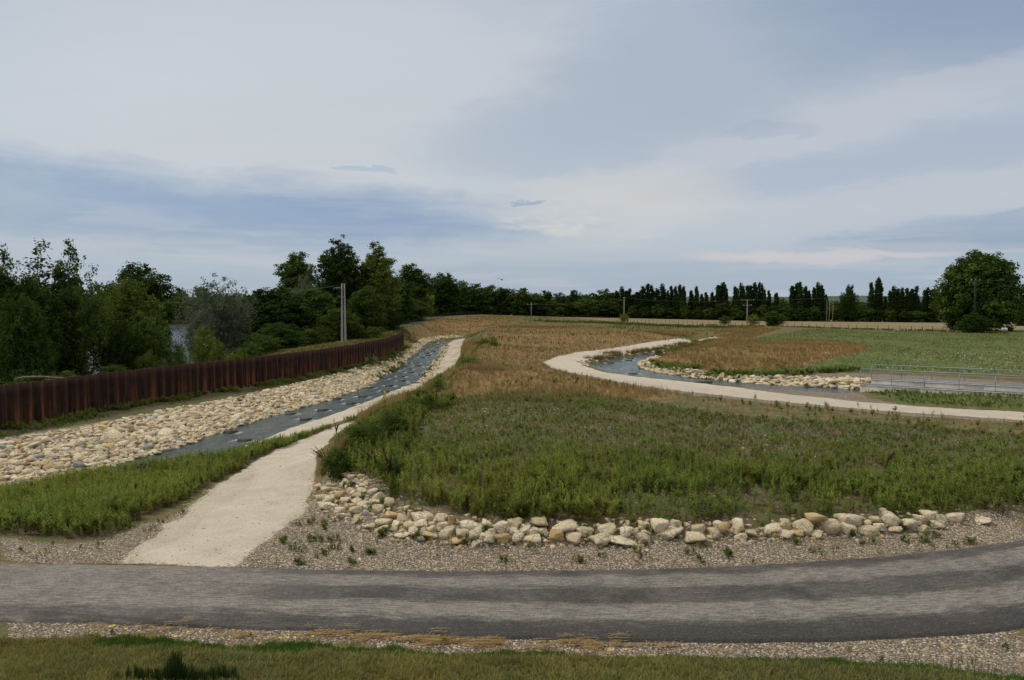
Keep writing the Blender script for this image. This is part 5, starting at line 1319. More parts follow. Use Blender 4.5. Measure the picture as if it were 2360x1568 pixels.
# behind the wall
PW_ = np.array(list(offs(WALL, .9)[1:]) + [(-20, 150), (-30, 170), (-52, 150), (-46, 110), (-43, 70), (-42, 40), (-45, 20)])
x, y = scatter_pts(PW_, 5, r, lambda x, y: inview(x, y) * .9)
sc_w.multi(GLOW + HERB, x, y, Hn(x, y), r.uniform(.25, .6, len(x)), tints(len(x), r, x, y, .3, .06), r)
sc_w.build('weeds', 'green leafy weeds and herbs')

# dry grass
DRY = [tuft_tpl(70 + i, 12, 1, .035, .25, .35, (.215, .15, .052), (.37, .275, .11), (.30, .21, .08)) for i in range(4)]
STRAWG = [tuft_tpl(80 + i, 12, 1, .03, .2, .35, (.27, .18, .075), (.40, .29, .14), (.36, .25, .12)) for i in range(3)]
sc_d = Scatter()
def drypoly(P, dens, s0, s1, tp, mask=None, w=0.0):
    x, y = scatter_pts(P, dens, r, lambda x, y: inview(x, y) * (zone('path', x, y) < .25) * (zone('gravel', x, y) < .4) * (zone('rip', x, y) < .4) * (1 if mask is None else mask(x, y)))
    sc_d.multi(tp, x, y, Hn(x, y), r.uniform(s0, s1, len(x)) * (.35 + 1.35 * fbm(x * .55, y * .55)), tints(len(x), r, x, y, .28, w), r)
near_m = lambda x, y: np.clip(1.3 - y / 110, .25, 1)
drypoly(Z['dry'][0], 5.5, .25, .55, DRY + STRAWG[:1], near_m)
drypoly(Z['dry'][1], 4, .3, .6, DRY)
drypoly(Z['dry'][2], 1.6, .3, .6, DRY + STRAWG)
drypoly(Z['dry'][3], 12, .4, .85, STRAWG + DRY[:1])
drypoly(allisl, 1.2, .2, .5, DRY + STRAWG, near_m)
drypoly(Z['green'][1], 1.2, .1, .3, STRAWG)
drypoly(PW_, 3, .3, .6, STRAWG)
drypoly(Z['green'][3], .5, .12, .25, STRAWG)
# tall pale clump at the inside of the right bend, and the small brown sedges on the far pale bank
for (U_, V_, n, rad, s0, s1, tp) in ((1545, 770, 700, 4.5, .7, 1.3, STRAWG), (1120, 850, 260, 2.0, .5, .9, STRAWG), (790, 1050, 320, .7, .5, .9, STRAWG), (870, 960, 400, 1.0, .5, .9, STRAWG)):
    c0 = hit(U_, V_); x = r.normal(c0[0], rad * .5, n); y = r.normal(c0[1], rad * .5, n); m = zone('path', x, y) < .3; x, y = x[m], y[m]
    sc_d.multi(tp, x, y, Hn(x, y), r.uniform(s0, s1, len(x)), tints(len(x), r, v=.2), r)
c = [B3(650, 1045), B3(745, 1038), B3(820, 1018), B3(800, 1000), B3(955, 995), B3(1025, 985), B3(1060, 978), B3(1150, 966), B3(1235, 950), B3(1310, 935), B3(1340, 928), B3(1440, 912)]
for (U_, V_) in c:
    c0 = W(U_, V_ + 2, -.2); n = 60; x = r.normal(c0[0], .7, n); y = r.normal(c0[1], .5, n)
    sc_d.multi(DRY, x, y, np.full(n, -.25), r.uniform(.4, .8, n), tints(n, r, v=.2) * .65, r)
sc_d.build('dry_grass', 'rust and straw coloured dry grass')

# mown grass of the near embankment: fine blades
BL = [tuft_tpl(90 + i, 12, 1, .15, .45, .6, (.09, .13, .026), (.19, .21, .055), (.24, .22, .08)) for i in range(3)]
BD = [tuft_tpl(95 + i, 12, 1, .14, .5, .9, (.25, .17, .085), (.42, .29, .16)) for i in range(3)]
BG = [tuft_tpl(98 + i, 16, 1, .10, .45, .5, (.06, .125, .02), (.13, .20, .04)) for i in range(3)]
sc_g = Scatter()
edge_uv = [(0, 1479), (273, 1469), (478, 1476), (683, 1483), (851, 1490), (1091, 1507), (1261, 1510), (1432, 1527), (1553, 1527), (1723, 1537), (1894, 1537), (1997, 1551)]
EP = np.array([W(u, v, 0)[:2] for u, v in edge_uv]); EPx = np.r_[-20, EP[:, 0], 7.8, 9.0, 14]; EPy = np.r_[14.2, EP[:, 1], 12.45, 11.7, 11] - .13
n = 62000; x = r.uniform(-12.5, 13, n); y = 10.6 + (14.3 - 10.6) * r.rand(n)
lim = np.interp(x, EPx, EPy) + (fbm(x * 1.3, y * 1.3) - .5) * .7; d = lim - y; m = (d > 0) & (np.abs(x) < y * .80 + .8); x, y, d = x[m], y[m], d[m]
z = Hn(x, y); f = fbm(x * .9 + 4, y * 1.6)
strip_w = .30 + .50 * fbm(x * .5 + 8, y * 0 + 2) + np.clip((x - 4) * .05, -.1, .3); isg = (d < strip_w) & (x > -8.6)
dryish = (~isg) & (r.rand(len(x)) < np.clip((f - .50) * 4.5, .05, .55))
for w_, tp, s0, s1 in ((isg, BG, .06, .14), (dryish, BD, .05, .14), ((~isg) & (~dryish), BL, .06, .20)):
    sc_g.multi(tp, x[w_], y[w_], z[w_], r.uniform(s0, s1, w_.sum()), tints(w_.sum(), r, x[w_] * 3, y[w_] * 3, .3), r, tilt=.3)
# odd taller stems
n = 2600; x = r.uniform(-10, 9, n); y = r.uniform(11, 13, n)
sc_g.multi([tuft_tpl(120, 3, 1, .02, .05, .15, (.07, .10, .03), (.12, .15, .05), (.2, .17, .08))], x, y, Hn(x, y), r.uniform(.12, .28, n), tints(n, r), r)
sc_g.build('grass', 'short green and straw coloured grass of the near embankment')
# rush blades at the bottom edge, lower left; shadow there put into their colour
sc_r = Scatter(); n = 1100; U_ = np.r_[r.uniform(245, 545, n - 150), r.uniform(215, 580, 150)]; m_ = fbm(U_ * .05, U_ * 0 + 3) > .34; U_ = U_[m_]; n = len(U_); tp = [tuft_tpl(130 + i, 3, 1, .03, .04, .07, (.018, .036, .010), (.055, .08, .022)) for i in range(3)]
dep = r.uniform(11.35, 11.7, n); x = (U_ / S - 512) / FPX * dep; hgt = (.30 + .22 * fbm(U_ * .02, U_ * 0) + r.uniform(-.05, .05, n)) * np.clip(.25 + 1.2 * fbm(U_ * .05, U_ * 0 + 5), .45, 1) * np.clip(1.15 - np.abs(U_ - 395) / 230, .45, 1)
zt = Hn(x, dep); sc_r.multi(tp, x, dep, zt, hgt * 1.25, tints(n, r, v=.3), r, tilt=.05)
sc_r.build('shadow_rushes', 'upright rush blades coloured dark for shadow at the foot of the picture')
# straw washed against the road edge
sc_s = Scatter(); NR = np.array([W(u, v, .05)[:2] for u, v in ROAD_NEAR])
tps = []
for k in range(3):
    rr_ = np.random.RandomState(140 + k); V, Q, C = [], [], []
    for i in range(9):
        a = rr_.normal(0, .6) + (math.pi if rr_.rand() < .5 else 0); L = rr_.uniform(.12, .30); c_ = np.array((rr_.uniform(-.12, .12), rr_.uniform(-.03, .03), rr_.uniform(.005, .05))); d_ = np.array((math.cos(a), math.sin(a) * .6, rr_.uniform(-.08, .12))) * L / 2; sd = np.array((-math.sin(a), math.cos(a), .5)) * .0032
        q0 = len(V); V += [c_ - d_ - sd, c_ - d_ + sd, c_ + d_ + sd, c_ + d_ - sd]; Q.append((q0, q0 + 1, q0 + 2, q0 + 3)); g = rr_.uniform(.8, 1.2); C += [(.42 * g, .30 * g, .14 * g)] * 4
    tps.append((np.array(V), np.array(Q), np.array(C)))
n = 300; x = np.r_[r.uniform(-9.5, 5, n // 5), r.normal(-3.2, .5, n // 8), r.normal(-1.55, .28, n // 5), r.normal(-.2, .35, n // 5), r.normal(1.5, .35, n // 8), r.uniform(-8, 3, n // 8)]
yb = np.interp(x, NR[:, 0], NR[:, 1]); y = yb + r.normal(-.02, .09, len(x)) + np.where(r.rand(len(x)) < .1, r.uniform(-.35, .1, len(x)), 0) - .04
m = (fbm(x * 1.6 + 3, x * 0 + 1) > .40); x, y = x[m], y[m] + (fbm(x[m] * 2.2, x[m] * 0 + 6) - .5) * .35
z = np.maximum(Hn(x, y), np.where(in_poly(x, y, RDP), .09, .0)) + r.uniform(0, .05, len(x))
for i, t_ in enumerate(tps):
    w_ = (np.arange(len(x)) % 3) == i; v, q, c_ = t_; N_ = w_.sum()
    P = v[None] * r.uniform(.7, 1.3, N_)[:, None, None] + np.stack([x[w_], y[w_], z[w_]], 1)[:, None, :]
    sc_s.V.append(P.reshape(-1, 3)); sc_s.Q.append((q[None] + (np.arange(N_) * len(v))[:, None, None] + sc_s.o).reshape(-1, 4)); sc_s.o += N_ * len(v); sc_s.C.append(np.broadcast_to(c_[None], (N_, *c_.shape)).reshape(-1, 3))
sc_s.build('straw', 'dry straw washed up along the near road edge')

# single herbs that stand out
def herb_thing(name, U_, V_, h, tpl, label, cat, group=None, extra=None, zoff=0):
    x, y, z = hit(U_, V_); v, q, c = tpl; s_ = h
    me = mesh_np(name, v * s_, quads=q, col=c, mats=[M_GRASS]); o = link(name, me, loc=(x, y, z + zoff)); tagd(o, label, cat, group)
    if extra: extra(o, h)
    return o
def spike(o, h):
    mb = MB(); rr_ = random.Random(3)
    for i in range(40):
        t = rr_.random(); a = rr_.uniform(0, 6.28); mb.box((math.cos(a) * .035, math.sin(a) * .035, h * (.78 + .24 * t)), (.035, .035, .03), a)
    mb.build('flower_spike', M_YEL, o)
herb_thing('mullein_plant', 888, 962, 1.55, weed_tpl(200, 60, 1, .24, .07), 'tall mullein with a yellow flower spike at the crest above the path bend', 'plant', extra=spike)
def dock(U_, V_, h, lean, label, k):
    x, y, z = hit(U_, V_); rr_ = random.Random(k); root = link('dock_plant', mesh_np('dock_plant', *(lambda t: (t[0] * h * .45, t[1]))(weed_tpl(210 + k, 8, 1, .5, .12)), col=weed_tpl(210 + k, 8, 1, .5, .12)[2], mats=[M_GRASS]), loc=(x, y, z))
    tagd(root, label, 'plant'); mb = MB()
    for s_ in range(6):
        a = rr_.uniform(-.35, .35) + lean; L = h * rr_.uniform(.7, 1.05); b = rr_.uniform(-.2, .2)
        for i in range(26):
            t = .35 + .65 * i / 26; w = .026 * (1.2 - t); mb.box((a * L * t * t + rr_.uniform(-.025, .025), b * L * t + rr_.uniform(-.025, .025), L * t), (w + .008, w + .008, .035), rr_.uniform(0, 3))
        mb.tube([(0, 0, 0), (a * L * .3, b * L * .5, L * .55), (a * L, b * L, L)], [.012, .01, .005], 4)
    mb.build('seed_head', M_DARKSEED, root)
dock(899, 1110, 1.25, .0, 'dark brown dock seed heads standing in the weeds above the stone pile', 1)
dock(868, 1085, .9, -.5, 'dark dock stalk leaning left beside the taller dock', 2)
dock(752, 1075, .9, -.7, 'dark drooping dock head overhanging the pale path', 3)
dock(775, 1000, .7, .0, 'small reddish dock at the path edge above the big bush', 4)
dock(1003, 930, .8, .0, 'dark brown dock on the crest right of the path bend', 5)
dock(2040, 1082, .7, .3, 'dark bent dock on the right of the weed field', 6)
dock(1736, 1085, .6, 0, 'thin dark dock in the middle of the weed field', 7)
fl = None
for k, (U_, V_) in enumerate(((253, 1427 + 30), (262, 1455), (403, 1474 + 6), (432, 1470), (645, 1540 - 58), (663, 1483), (678, 1482), (720, 1481), (290, 1462))):
    x, y, z = hit(U_, V_)
    if fl is None:
        mb = MB(); mb.tube([(0, 0, 0), (.01, 0, .09)], .003, 4)
        for j in range(8):
            a = j * .785; mb.v += [(.01, 0, .09), (.01 + .03 * math.cos(a - .3), .03 * math.sin(a - .3), .097), (.01 + .036 * math.cos(a), .036 * math.sin(a), .10), (.01 + .03 * math.cos(a + .3), .03 * math.sin(a + .3), .097)]; q0 = len(mb.v) - 4; mb.q.append((q0, q0 + 1, q0 + 2, q0 + 3))
        fl = o = mb.build('yellow_flower', M_YEL)
    else: o = fl.copy(); COL.objects.link(o)
    o.location = (x, y, z + .02); tagd(o, 'tiny yellow flower in the gravel and grass below the road', 'flower', 'yellow flowers below the road')

pp = None
for U_, V_, lb_ in ((724, 1124, 'tiny red poppy at the path edge below the corner shrubs'), (864, 1139, 'tiny red poppy on the left stone pile'), (1719, 1006, 'tiny red poppy in the middle of the weed field'), (1815, 1015, 'tiny red poppy in the right half of the weed field')):
    x, y, z = hit(U_, V_)
    if pp is None:
        mb = MB(); mb.tube([(0, 0, 0), (.02, 0, .28)], .004, 4)
        for j in range(4):
            a = j * 1.57; k0 = len(mb.v); mb.v += [(.02, 0, .28), (.02 + .05 * math.cos(a - .6), .05 * math.sin(a - .6), .31), (.02 + .06 * math.cos(a), .06 * math.sin(a), .335), (.02 + .05 * math.cos(a + .6), .05 * math.sin(a + .6), .31)]; mb.q.append((k0, k0 + 1, k0 + 2, k0 + 3))
        pp = o = mb.build('poppy', M_RED)
    else: o = pp.copy(); COL.objects.link(o)
    o.location = (x, y, z); tagd(o, lb_, 'flower', 'red poppies')

# ------------------------------------------------------------------ trees
def leaves(lobes, ncl, nlf, crad, leaf, seed, c0, c1, asp=.6, inner=.5, upw=.35, gap=0.0):
    """lobes: (x,y,z,rx,rz). Leaf quads in clumps spread through the lobes' volume."""
    r = np.random.RandomState(seed); lb = np.array(lobes, float); wgt = (lb[:, 3] ** 1.3 * lb[:, 4] ** .9); wgt /= wgt.sum()
    k = r.choice(len(lb), ncl, p=wgt); d = r.normal(size=(ncl, 3)); d /= np.linalg.norm(d, axis=1)[:, None]
    u = 1 - (1 - inner) * r.rand(ncl) ** 1.6; u = np.where(r.rand(ncl) < .22, u * r.uniform(.2, 1, ncl), u)
    C = lb[k, :3] + d * u[:, None] * np.stack([lb[k, 3], lb[k, 3], lb[k, 4]], 1)
    if gap: 
        m = fbm(C[:, 0] / crad * .35 + seed, (C[:, 1] * .5 + C[:, 2]) / crad * .35) > gap; C = C[m]; d = d[m]; ncl = len(C)
    cr = crad * r.uniform(.55, 1.35, ncl); ci = np.repeat(np.arange(ncl), nlf); n = len(ci)
    e = r.normal(size=(n, 3)); e /= np.linalg.norm(e, axis=1)[:, None]
    P = C[ci] + e * (cr[ci] * r.rand(n) ** .45)[:, None] * np.array([1, 1, .92])
    nr = e * .5 + d[ci] * .4 + r.normal(size=(n, 3)) * .55; nr[:, 2] += upw; nr /= np.linalg.norm(nr, axis=1)[:, None]
    a = np.cross(nr, r.normal(size=(n, 3))); a /= np.linalg.norm(a, axis=1)[:, None]; b = np.cross(nr, a)
    L = (leaf * r.uniform(.6, 1.35, n))[:, None]; a = a * L * .5; b = b * L * asp * .5
    V = np.stack([P - a, P - b * 1.0 + a * .1, P + a, P + b * 1.0 + a * .1], 1).reshape(-1, 3); Q = np.arange(4 * n).reshape(n, 4)
    f = np.clip(r.rand(ncl)[ci] * .6 + r.rand(n) * .4, 0, 1)[:, None]; g = (r.uniform(.8, 1.2, ncl)[ci] * r.uniform(.85, 1.15, n))[:, None]
    C_ = (np.array(c0) * (1 - f) + np.array(c1) * f) * g
    return V, Q, np.repeat(C_, 4, axis=0)
def trunk(H, r0, limbs, seed, lean=(0, 0), top=.85):
    r = random.Random(seed); mb = MB(); n = 7; P = [(lean[0] * (i / n) ** 1.5 + r.uniform(-.02, .02) * H * (i > 0), lean[1] * (i / n) + r.uniform(-.02, .02) * H * (i > 0), H * top * i / n - (.3 if i == 0 else 0)) for i in range(n + 1)]
    mb.tube(P, [r0 * (1 - .85 * i / n) * (1.25 if i == 0 else 1) for i in range(n + 1)], 7)
    for (x, y, z) in limbs:
        t = min(.9, max(.12, z / H * .62)); k = t * n; i = int(k); f = k - i; b = [P[i][j] + (P[i + 1][j] - P[i][j]) * f for j in range(3)]
        m = (b[0] + (x - b[0]) * .5, b[1] + (y - b[1]) * .5, b[2] + (z - b[2]) * .38)
        q = r0 * .42 * (1 - t * .6); mb.tube([b, m, (x, y, z)], [q, q * .6, q * .18], 5)
    return mb
PAL = {'dark': ((.018, .036, .006), (.060, .098, .018)), 'mid': ((.032, .060, .009), (.100, .145, .026)), 'light': ((.055, .090, .012), (.155, .19, .036)),
       'grey': ((.055, .075, .040), (.15, .175, .11)), 'poplar': ((.018, .034, .009), (.055, .088, .022)), 'yellow': ((.09, .11, .02), (.21, .21, .05)), 'big': ((.024, .045, .008), (.095, .14, .026))}
TPL = {}
def template(key, H, Wd, lobes, ncl, nlf, crad, leaf, pal, seed, r0=.22, gap=0, inner=.5, nl=8, lean=(0, 0), asp=.6, upw=.35):
    V, Q, C = leaves(lobes, ncl, nlf, crad, leaf, seed, *PAL[pal], asp, inner, upw, gap)
    rr_ = random.Random(seed); ls = sorted(lobes, key=lambda q: rr_.random())[:nl]
    tm = trunk(H, r0, [(l[0] * .8, l[1] * .8, l[2]) for l in ls], seed, lean)
    mt = mesh_np('trunk', tm.v, quads=tm.q, tris=tm.t, mats=[M_BARK], smooth=True)
    mc = mesh_np('crown', V, quads=Q, col=C, mats=[M_LEAF])
    H = float(np.percentile(V[:, 2], 99.6)); Wd = 2 * float(np.percentile(np.abs(V[:, :2]), 98.6)); TPL[key] = (H, Wd, mt, mc)
def rlobes(seed, H, Wd, n, base=.12, shape='round'):
    r = random.Random(seed); out = []
    for i in range(n):
        t = base + (1 - base) * (i + .5) / n
        if shape == 'round': pr = math.sin(math.pi * min(1, (t * .88 + .12))) ** .55
        elif shape == 'cone': pr = (1 - t) ** .6 * min(1, (t + .15) * 3)
        else: pr = (math.sin(math.pi * (t * .85 + .10))) ** .8 * (.75 if t > .8 else 1)
        a = i * 2.4 + r.uniform(-.5, .5); R = Wd / 2 * pr; rx = R * r.uniform(.42, .62); d = max(0, R - rx) * r.uniform(.55, 1.15)
        out.append((math.cos(a) * d, math.sin(a) * d, H * t * .93, rx, rx * r.uniform(.75, 1.15)))
    out.append((0, 0, H * .5, Wd * .26, H * .33))
    return out
for k in range(5):      # Lombardy poplars, one to three leaders
    r_ = random.Random(300 + k); lob = []; lead = [1, 2, 1, 3, 2][k]
    for j in range(lead):
        ox = (j - (lead - 1) / 2) * 1.35; oy = r_.uniform(-.5, .5); hh = 15 * (1 if j == lead // 2 else r_.uniform(.80, .95)); R = 1.25 if lead == 1 else .95
        for i in range(12):
            t = (i + .5) / 12; pr = (min(1, t * 5 + .35)) * (1 - max(0, t - .45) / .62) ** .7
            lob.append((ox * (1 if t > .3 else .8) + r_.uniform(-.25, .25), oy, hh * t, R * pr * r_.uniform(.85, 1.1) + .15, .95))
    template(('poplar', k), 15, 1.6 * (lead + .6), lob, 420 + 190 * lead, 12, .46, .50, 'poplar', 310 + k, .18, 0, .35, 4, asp=.7, upw=.1)
for k in range(4): template(('dark', k), 14, 11, rlobes(400 + k, 14, 11, 15, .06), 1250, 24, .62, .38, 'dark', 400 + k, .25, .24)
for k in range(4): template(('mid', k), 14, 10, rlobes(420 + k, 14, 10, 15, .05), 1250, 24, .60, .36, 'mid', 420 + k, .25, .24)
for k in range(3): template(('tall', k), 20, 9, rlobes(440 + k, 20, 9, 19, .06, 'oval'), 1350, 24, .60, .35, ['mid', 'dark', 'light'][k], 440 + k, .28, .30, .45, 10)
for k in range(2): template(('grey', k), 10, 9, rlobes(460 + k, 10, 9, 13, .05), 1000, 28, .55, .24, 'grey', 460 + k, .2, .30, asp=.4)
for k in range(3): template(('bush', k), 4, 5, rlobes(480 + k, 4, 5, 9, .1), 260, 22, .36, .17, ['light', 'mid', 'yellow'][k], 480 + k, .07, .2)
for k in range(2): template(('sparse', k), 14, 5, rlobes(500 + k, 14, 5, 13, .12, 'oval'), 260, 26, .50, .25, 'mid', 500 + k, .12, .34, .3, 12)
for k in range(2): template(('nearmid', k), 12, 10, rlobes(520 + k, 12, 10, 17, .03), 2400, 24, .46, .24, ['mid', 'light'][k], 520 + k, .22, .34)
for k in range(2): template(('neardark', k), 13, 11, rlobes(540 + k, 13, 11, 17, .03), 2400, 24, .48, .25, 'dark', 540 + k, .22, .30)
for k in range(4): template(('far', k), 13, 10, rlobes(560 + k, 13, 10, 12, .03), 420, 15, .9, .66, ['dark', 'mid', 'dark', 'mid'][k], 560 + k, .25, .2)
bl = rlobes(600, 21, 22, 26, .10) + [(0, 0, 14, 6.5, 5.8), (5.5, 0, 9, 5.0, 4.5), (-5.5, 0, 9, 5.0, 4.5), (0, -5, 8, 5, 5), (-3.5, 0, 15.5, 4.6, 4.2), (4, 0, 15, 4.4, 4.2), (8.2, 0, 5, 2.6, 2.6), (-8, 0, 5, 2.6, 2.6)]
template(('big', 0), 21, 22, bl, 3000, 26, 1.05, .62, 'big', 600, .5, .25, .55, 12, asp=.75)

_first = {}
NTREE = [0]
def tree(kind, U, Vtop, Y, width, label, cat='tree', name=None, group=None, zb=None, rz=None):
    """width in the surveyed print's units; height follows from the top's line of sight"""
    if isinstance(kind, tuple): key = kind
    else:
        ks = [k for k in TPL if k[0] == kind]; key = ks[NTREE[0] % len(ks)]
    NTREE[0] += 1
    H, Wd, mt, mc = TPL[key]; x, _, zt = at_depth(U, Vtop, Y); z = float(H0(np.array([x]), np.array([Y]))[0]) if zb is None else zb
    z = max(z, -1.5)
    h = max(1.0, zt - z); w = width / S * Y / FPX
    nm = name or {'poplar': 'poplar_tree', 'bush': 'bush', 'grey': 'willow_tree'}.get(key[0], 'tree')
    root = empty(nm, (x, Y, z - .05), (NTREE[0] * 1.7) % 6.28 if rz is None else rz); root.scale = (w / Wd, w / Wd, h / H)
    link('trunk', mt, root); link('crown', mc, root)
    return tagd(root, label, cat, group)

# -- left river bank, from the picture's left edge
T = tree
T(('sparse', 0), 2, 566, 62, 95, 'thin airy tree top cut by the left picture edge')
T(('sparse', 1), 88, 563, 66, 120, 'loose feathery tree rising second from the left edge')
T(('sparse', 0), 158, 556, 66, 85, 'tall thin leaning tree top, highest on the far left', rz=1.0)
T(('sparse', 1), 208, 618, 64, 70, 'short thin tree top right of the leaning one', rz=2.4)
T(('neardark', 0), 20, 640, 62, 190, 'dark bushy riverbank tree at the left edge behind the wall')
T(('nearmid', 0), 138, 655, 66, 130, 'dull green bushy tree on the bank under the leaning airy top')
T(('neardark', 1), 50, 690, 56, 110, 'low dark tree hanging over the water at far left', rz=2)
T(('dark', 1), 316, 613, 150, 150, 'broad round dark tree standing high above its neighbours on the left bank')
T(('nearmid', 1), 296, 652, 74, 140, 'brighter green layered tree in front of the round dark tree')
T(('nearmid', 0), 335, 742, 68, 110, 'low spreading tree over the river left of the second water gap', rz=4)
T(('neardark', 0), 285, 745, 66, 90, 'low dark growth beneath the bright layered tree', rz=4.4)
T(('grey', 0), 500, 645, 104, 150, 'silvery grey willow beside the second gap of water')
T(('grey', 1), 462, 716, 98, 70, 'low silver willow bough leaning left over the water')
T(('bush', 0), 470, 752, 83, 85, 'pointed bright green bush below the silver willow', 'bush')
T(('bush', 0), 505, 790, 80, 60, 'small light green bush at the wall right of the pointed one', 'bush', rz=2)
T(('bush', 1), 392, 808, 76, 44, 'low green bush behind the wall beneath the water gap', 'bush')
T(('bush', 0), 150, 853, 53.5, 80, 'fresh green bush leaning on the wall at far left', 'bush')
T(('bush', 1), 345, 808, 64, 70, 'low dark green bush against the wall left of the bright water gap', 'bush', rz=1.3)
T(('bush', 1), 262, 838, 57, 56, 'dense low bush behind the wall, right of the fresh green one', 'bush', rz=2.2)
T(('bush', 1), 60, 852, 54, 100, 'low dark bush behind the driftwood at far left', 'bush', rz=3.2)
T(('bush', 1), 412, 786, 92, 34, 'narrow dark bush standing in the bright water gap', 'bush', rz=.4)
T(('bush', 0), 545, 805, 78, 60, 'small bright bush behind the wall below the dark tree', 'bush', rz=4)
T(('bush', 1), 575, 790, 84, 60, 'small dull bush behind the wall left of the round green bush', 'bush', rz=5)
T(('dark', 0), 575, 690, 120, 110, 'dark tree right of the silver willow')
T(('dark', 2), 640, 668, 118, 170, 'big dark glossy tree mass left of the concrete pole')
T(('bush', 1), 610, 768, 92, 80, 'round green bush behind the wall midway to the concrete pole', 'bush')
T(('mid', 1), 712, 668, 124, 130, 'olive tree close behind and left of the concrete pole')
T(('tall', 0), 684, 587, 175, 88, 'tall open tree crown left of the two highest trees')
T(('sparse', 0), 716, 610, 172, 50, 'thin wispy tree between the open crown and the tallest tree')
T(('tall', 1), 782, 559, 150, 118, 'tallest dark tree directly above the concrete pole')
T(('grey', 0), 700, 640, 140, 90, 'pale grey-green willow crown in front of the tall open tree', rz=3)
T(('tall', 2), 868, 566, 152, 110, 'tall paler green tree right of the tallest dark one')
T(('mid', 3), 838, 668, 128, 100, 'mid green tree right of the concrete pole')
T(('dark', 3), 905, 640, 185, 90, 'dark tree at the right foot of the tall paler tree')
T(('tall', 0), 950, 612, 225, 80, 'upright tree fourth along the descending wood edge', rz=2)
T(('mid', 0), 945, 690, 205, 90, 'low green tree behind the green mesh fence')
T(('dark', 1), 1020, 632, 320, 90, 'dark domed tree where the wood starts to drop to the right')
T(('mid', 2), 1000, 680, 330, 90, 'bright mid green tree below the dark domed one')
T(('bush', 1), 812, 745, 118, 70, 'leafy bush immediately right of the concrete pole foot', 'bush')
T(('bush', 0), 862, 752, 118, 66, 'light bush between the pole and the mesh fence', 'bush', rz=1)
T(('bush', 1), 718, 752, 108, 80, 'spiky green bush immediately left of the concrete pole foot', 'bush', rz=3)
T(('bush', 2), 662, 790, 100, 46, 'small yellowish bush in the grass left of the concrete pole', 'bush')
T(('neardark', 1), 640, 745, 100, 110, 'low dark thicket behind the wall under the glossy tree', rz=1)
T(('nearmid', 0), 780, 712, 116, 90, 'green thicket behind the concrete pole', rz=5)
T(('neardark', 0), 885, 712, 150, 80, 'dark thicket between the pole and the mesh fence', rz=5)

# -- the receding wood edge between the hill and the poplars
rg = random.Random(17)
mid = [(1068, 649, 262), (1098, 655, 280), (1130, 659, 300), (1158, 664, 318), (1182, 668, 330), (1206, 665, 345), (1232, 677, 352), (1256, 671, 356), (1290, 676, 360), (1323, 670, 360), (1350, 680, 362), (1366, 677, 362), (1394, 668, 360), (1415, 676, 358)]
names = ['first', 'second', 'third', 'fourth', 'fifth', 'sixth', 'seventh', 'eighth', 'ninth', 'tenth', 'eleventh', 'twelfth', 'thirteenth', 'fourteenth']
for i, (U, V, Y) in enumerate(mid):
    Y = max(Y, 338)
    T('far', U, V, Y, rg.uniform(48, 66), f'{names[i]} tree of the far wood edge, counting right from the dark domed tree', group='trees of the far wood edge')
for i in range(11):
    U = 1045 + i * 38; Y = np.interp(U, [1045, 1200, 1430], [332, 345, 352])
    T('far', U, 694 + rg.uniform(-6, 6), Y, rg.uniform(50, 62), f'{names[i]} low front tree of the far wood edge, counting right from the mesh fence', group='low front trees of the far wood edge')

# -- Lombardy poplar row
POP = [(1429, 664, 22), (1447, 667, 18), (1462, 676, 16), (1473, 670, 18), (1492, 656.5, 26), (1522, 658, 22), (1539, 670, 11), (1547, 660, 12), (1557, 661, 12), (1567, 657, 14), (1575, 661, 14), (1594, 670, 14), (1605.5, 661, 13), (1617, 678, 12), (1627, 674, 11), (1641.6, 674, 13),
       (1661, 653.5, 22), (1671, 657, 14), (1695, 661, 12), (1704, 656.5, 16), (1714, 660, 12), (1723, 659, 14), (1734, 654, 16), (1749.5, 653.5, 19), (1763, 668, 9), (1772, 670, 10), (1789.5, 675.6, 15), (1831, 655, 19), (1844, 651, 15), (1857, 661, 15), (1865, 670, 10), (1881, 655, 18), (1894, 658, 13), (1904, 679, 9),
       (2008.5, 652, 13), (2024.6, 642.4, 19), (2042, 684, 11), (2055.5, 663, 18), (2070, 666, 14), (2080.5, 664, 13), (2091, 665, 14), (2107, 662, 17), (2118, 689, 11), (2135, 665, 16), (2146.6, 669, 13), (2153, 667, 13), (2164, 665, 15)]
lm = [(1438, 'slim utility pole'), (1722, 'twin-armed utility pole'), (1957, 'broad pointed tree'), (2175, 'huge round tree')]
cnt = {}
for (U, V, w) in POP:
    c_ = min(lm, key=lambda q: abs(q[0] - U)); side = 'left' if U < c_[0] else 'right'; cnt.setdefault((c_[1], side), []).append(U)
for k in cnt: cnt[k].sort(reverse=(k[1] == 'left'))
for (U, V, w) in POP:
    c_ = min(lm, key=lambda q: abs(q[0] - U)); side = 'left' if U < c_[0] else 'right'; k = cnt[(c_[1], side)].index(U)
    Y = np.interp(U, [1429, 1700, 2164], [352, 318, 290]) + rg.uniform(-3, 3); nar = w <= 15
    key = ('poplar', rg.choice([0, 2])) if w < 15.5 else ('poplar', rg.choice([1, 4, 3] if w > 18 else [1, 4]))
    T(key, U, V, Y, w * 1.22, f"{'slim' if nar else 'full'} dark poplar, {names[k] if k else 'nearest'} to the {side} of the {c_[1]}", group='poplars in the far row', rz=rg.uniform(-.4, .4))
T(('dark', 2), 1957, 659.5, 300, 36, 'broad pointed dark tree standing apart between two poplar groups')
T(('dark', 0), 1943, 683, 298, 16, 'small tree on the left shoulder of the broad pointed tree')
T(('far', 1), 1804, 688, 330, 26, 'low tree in the dip of the poplar row')
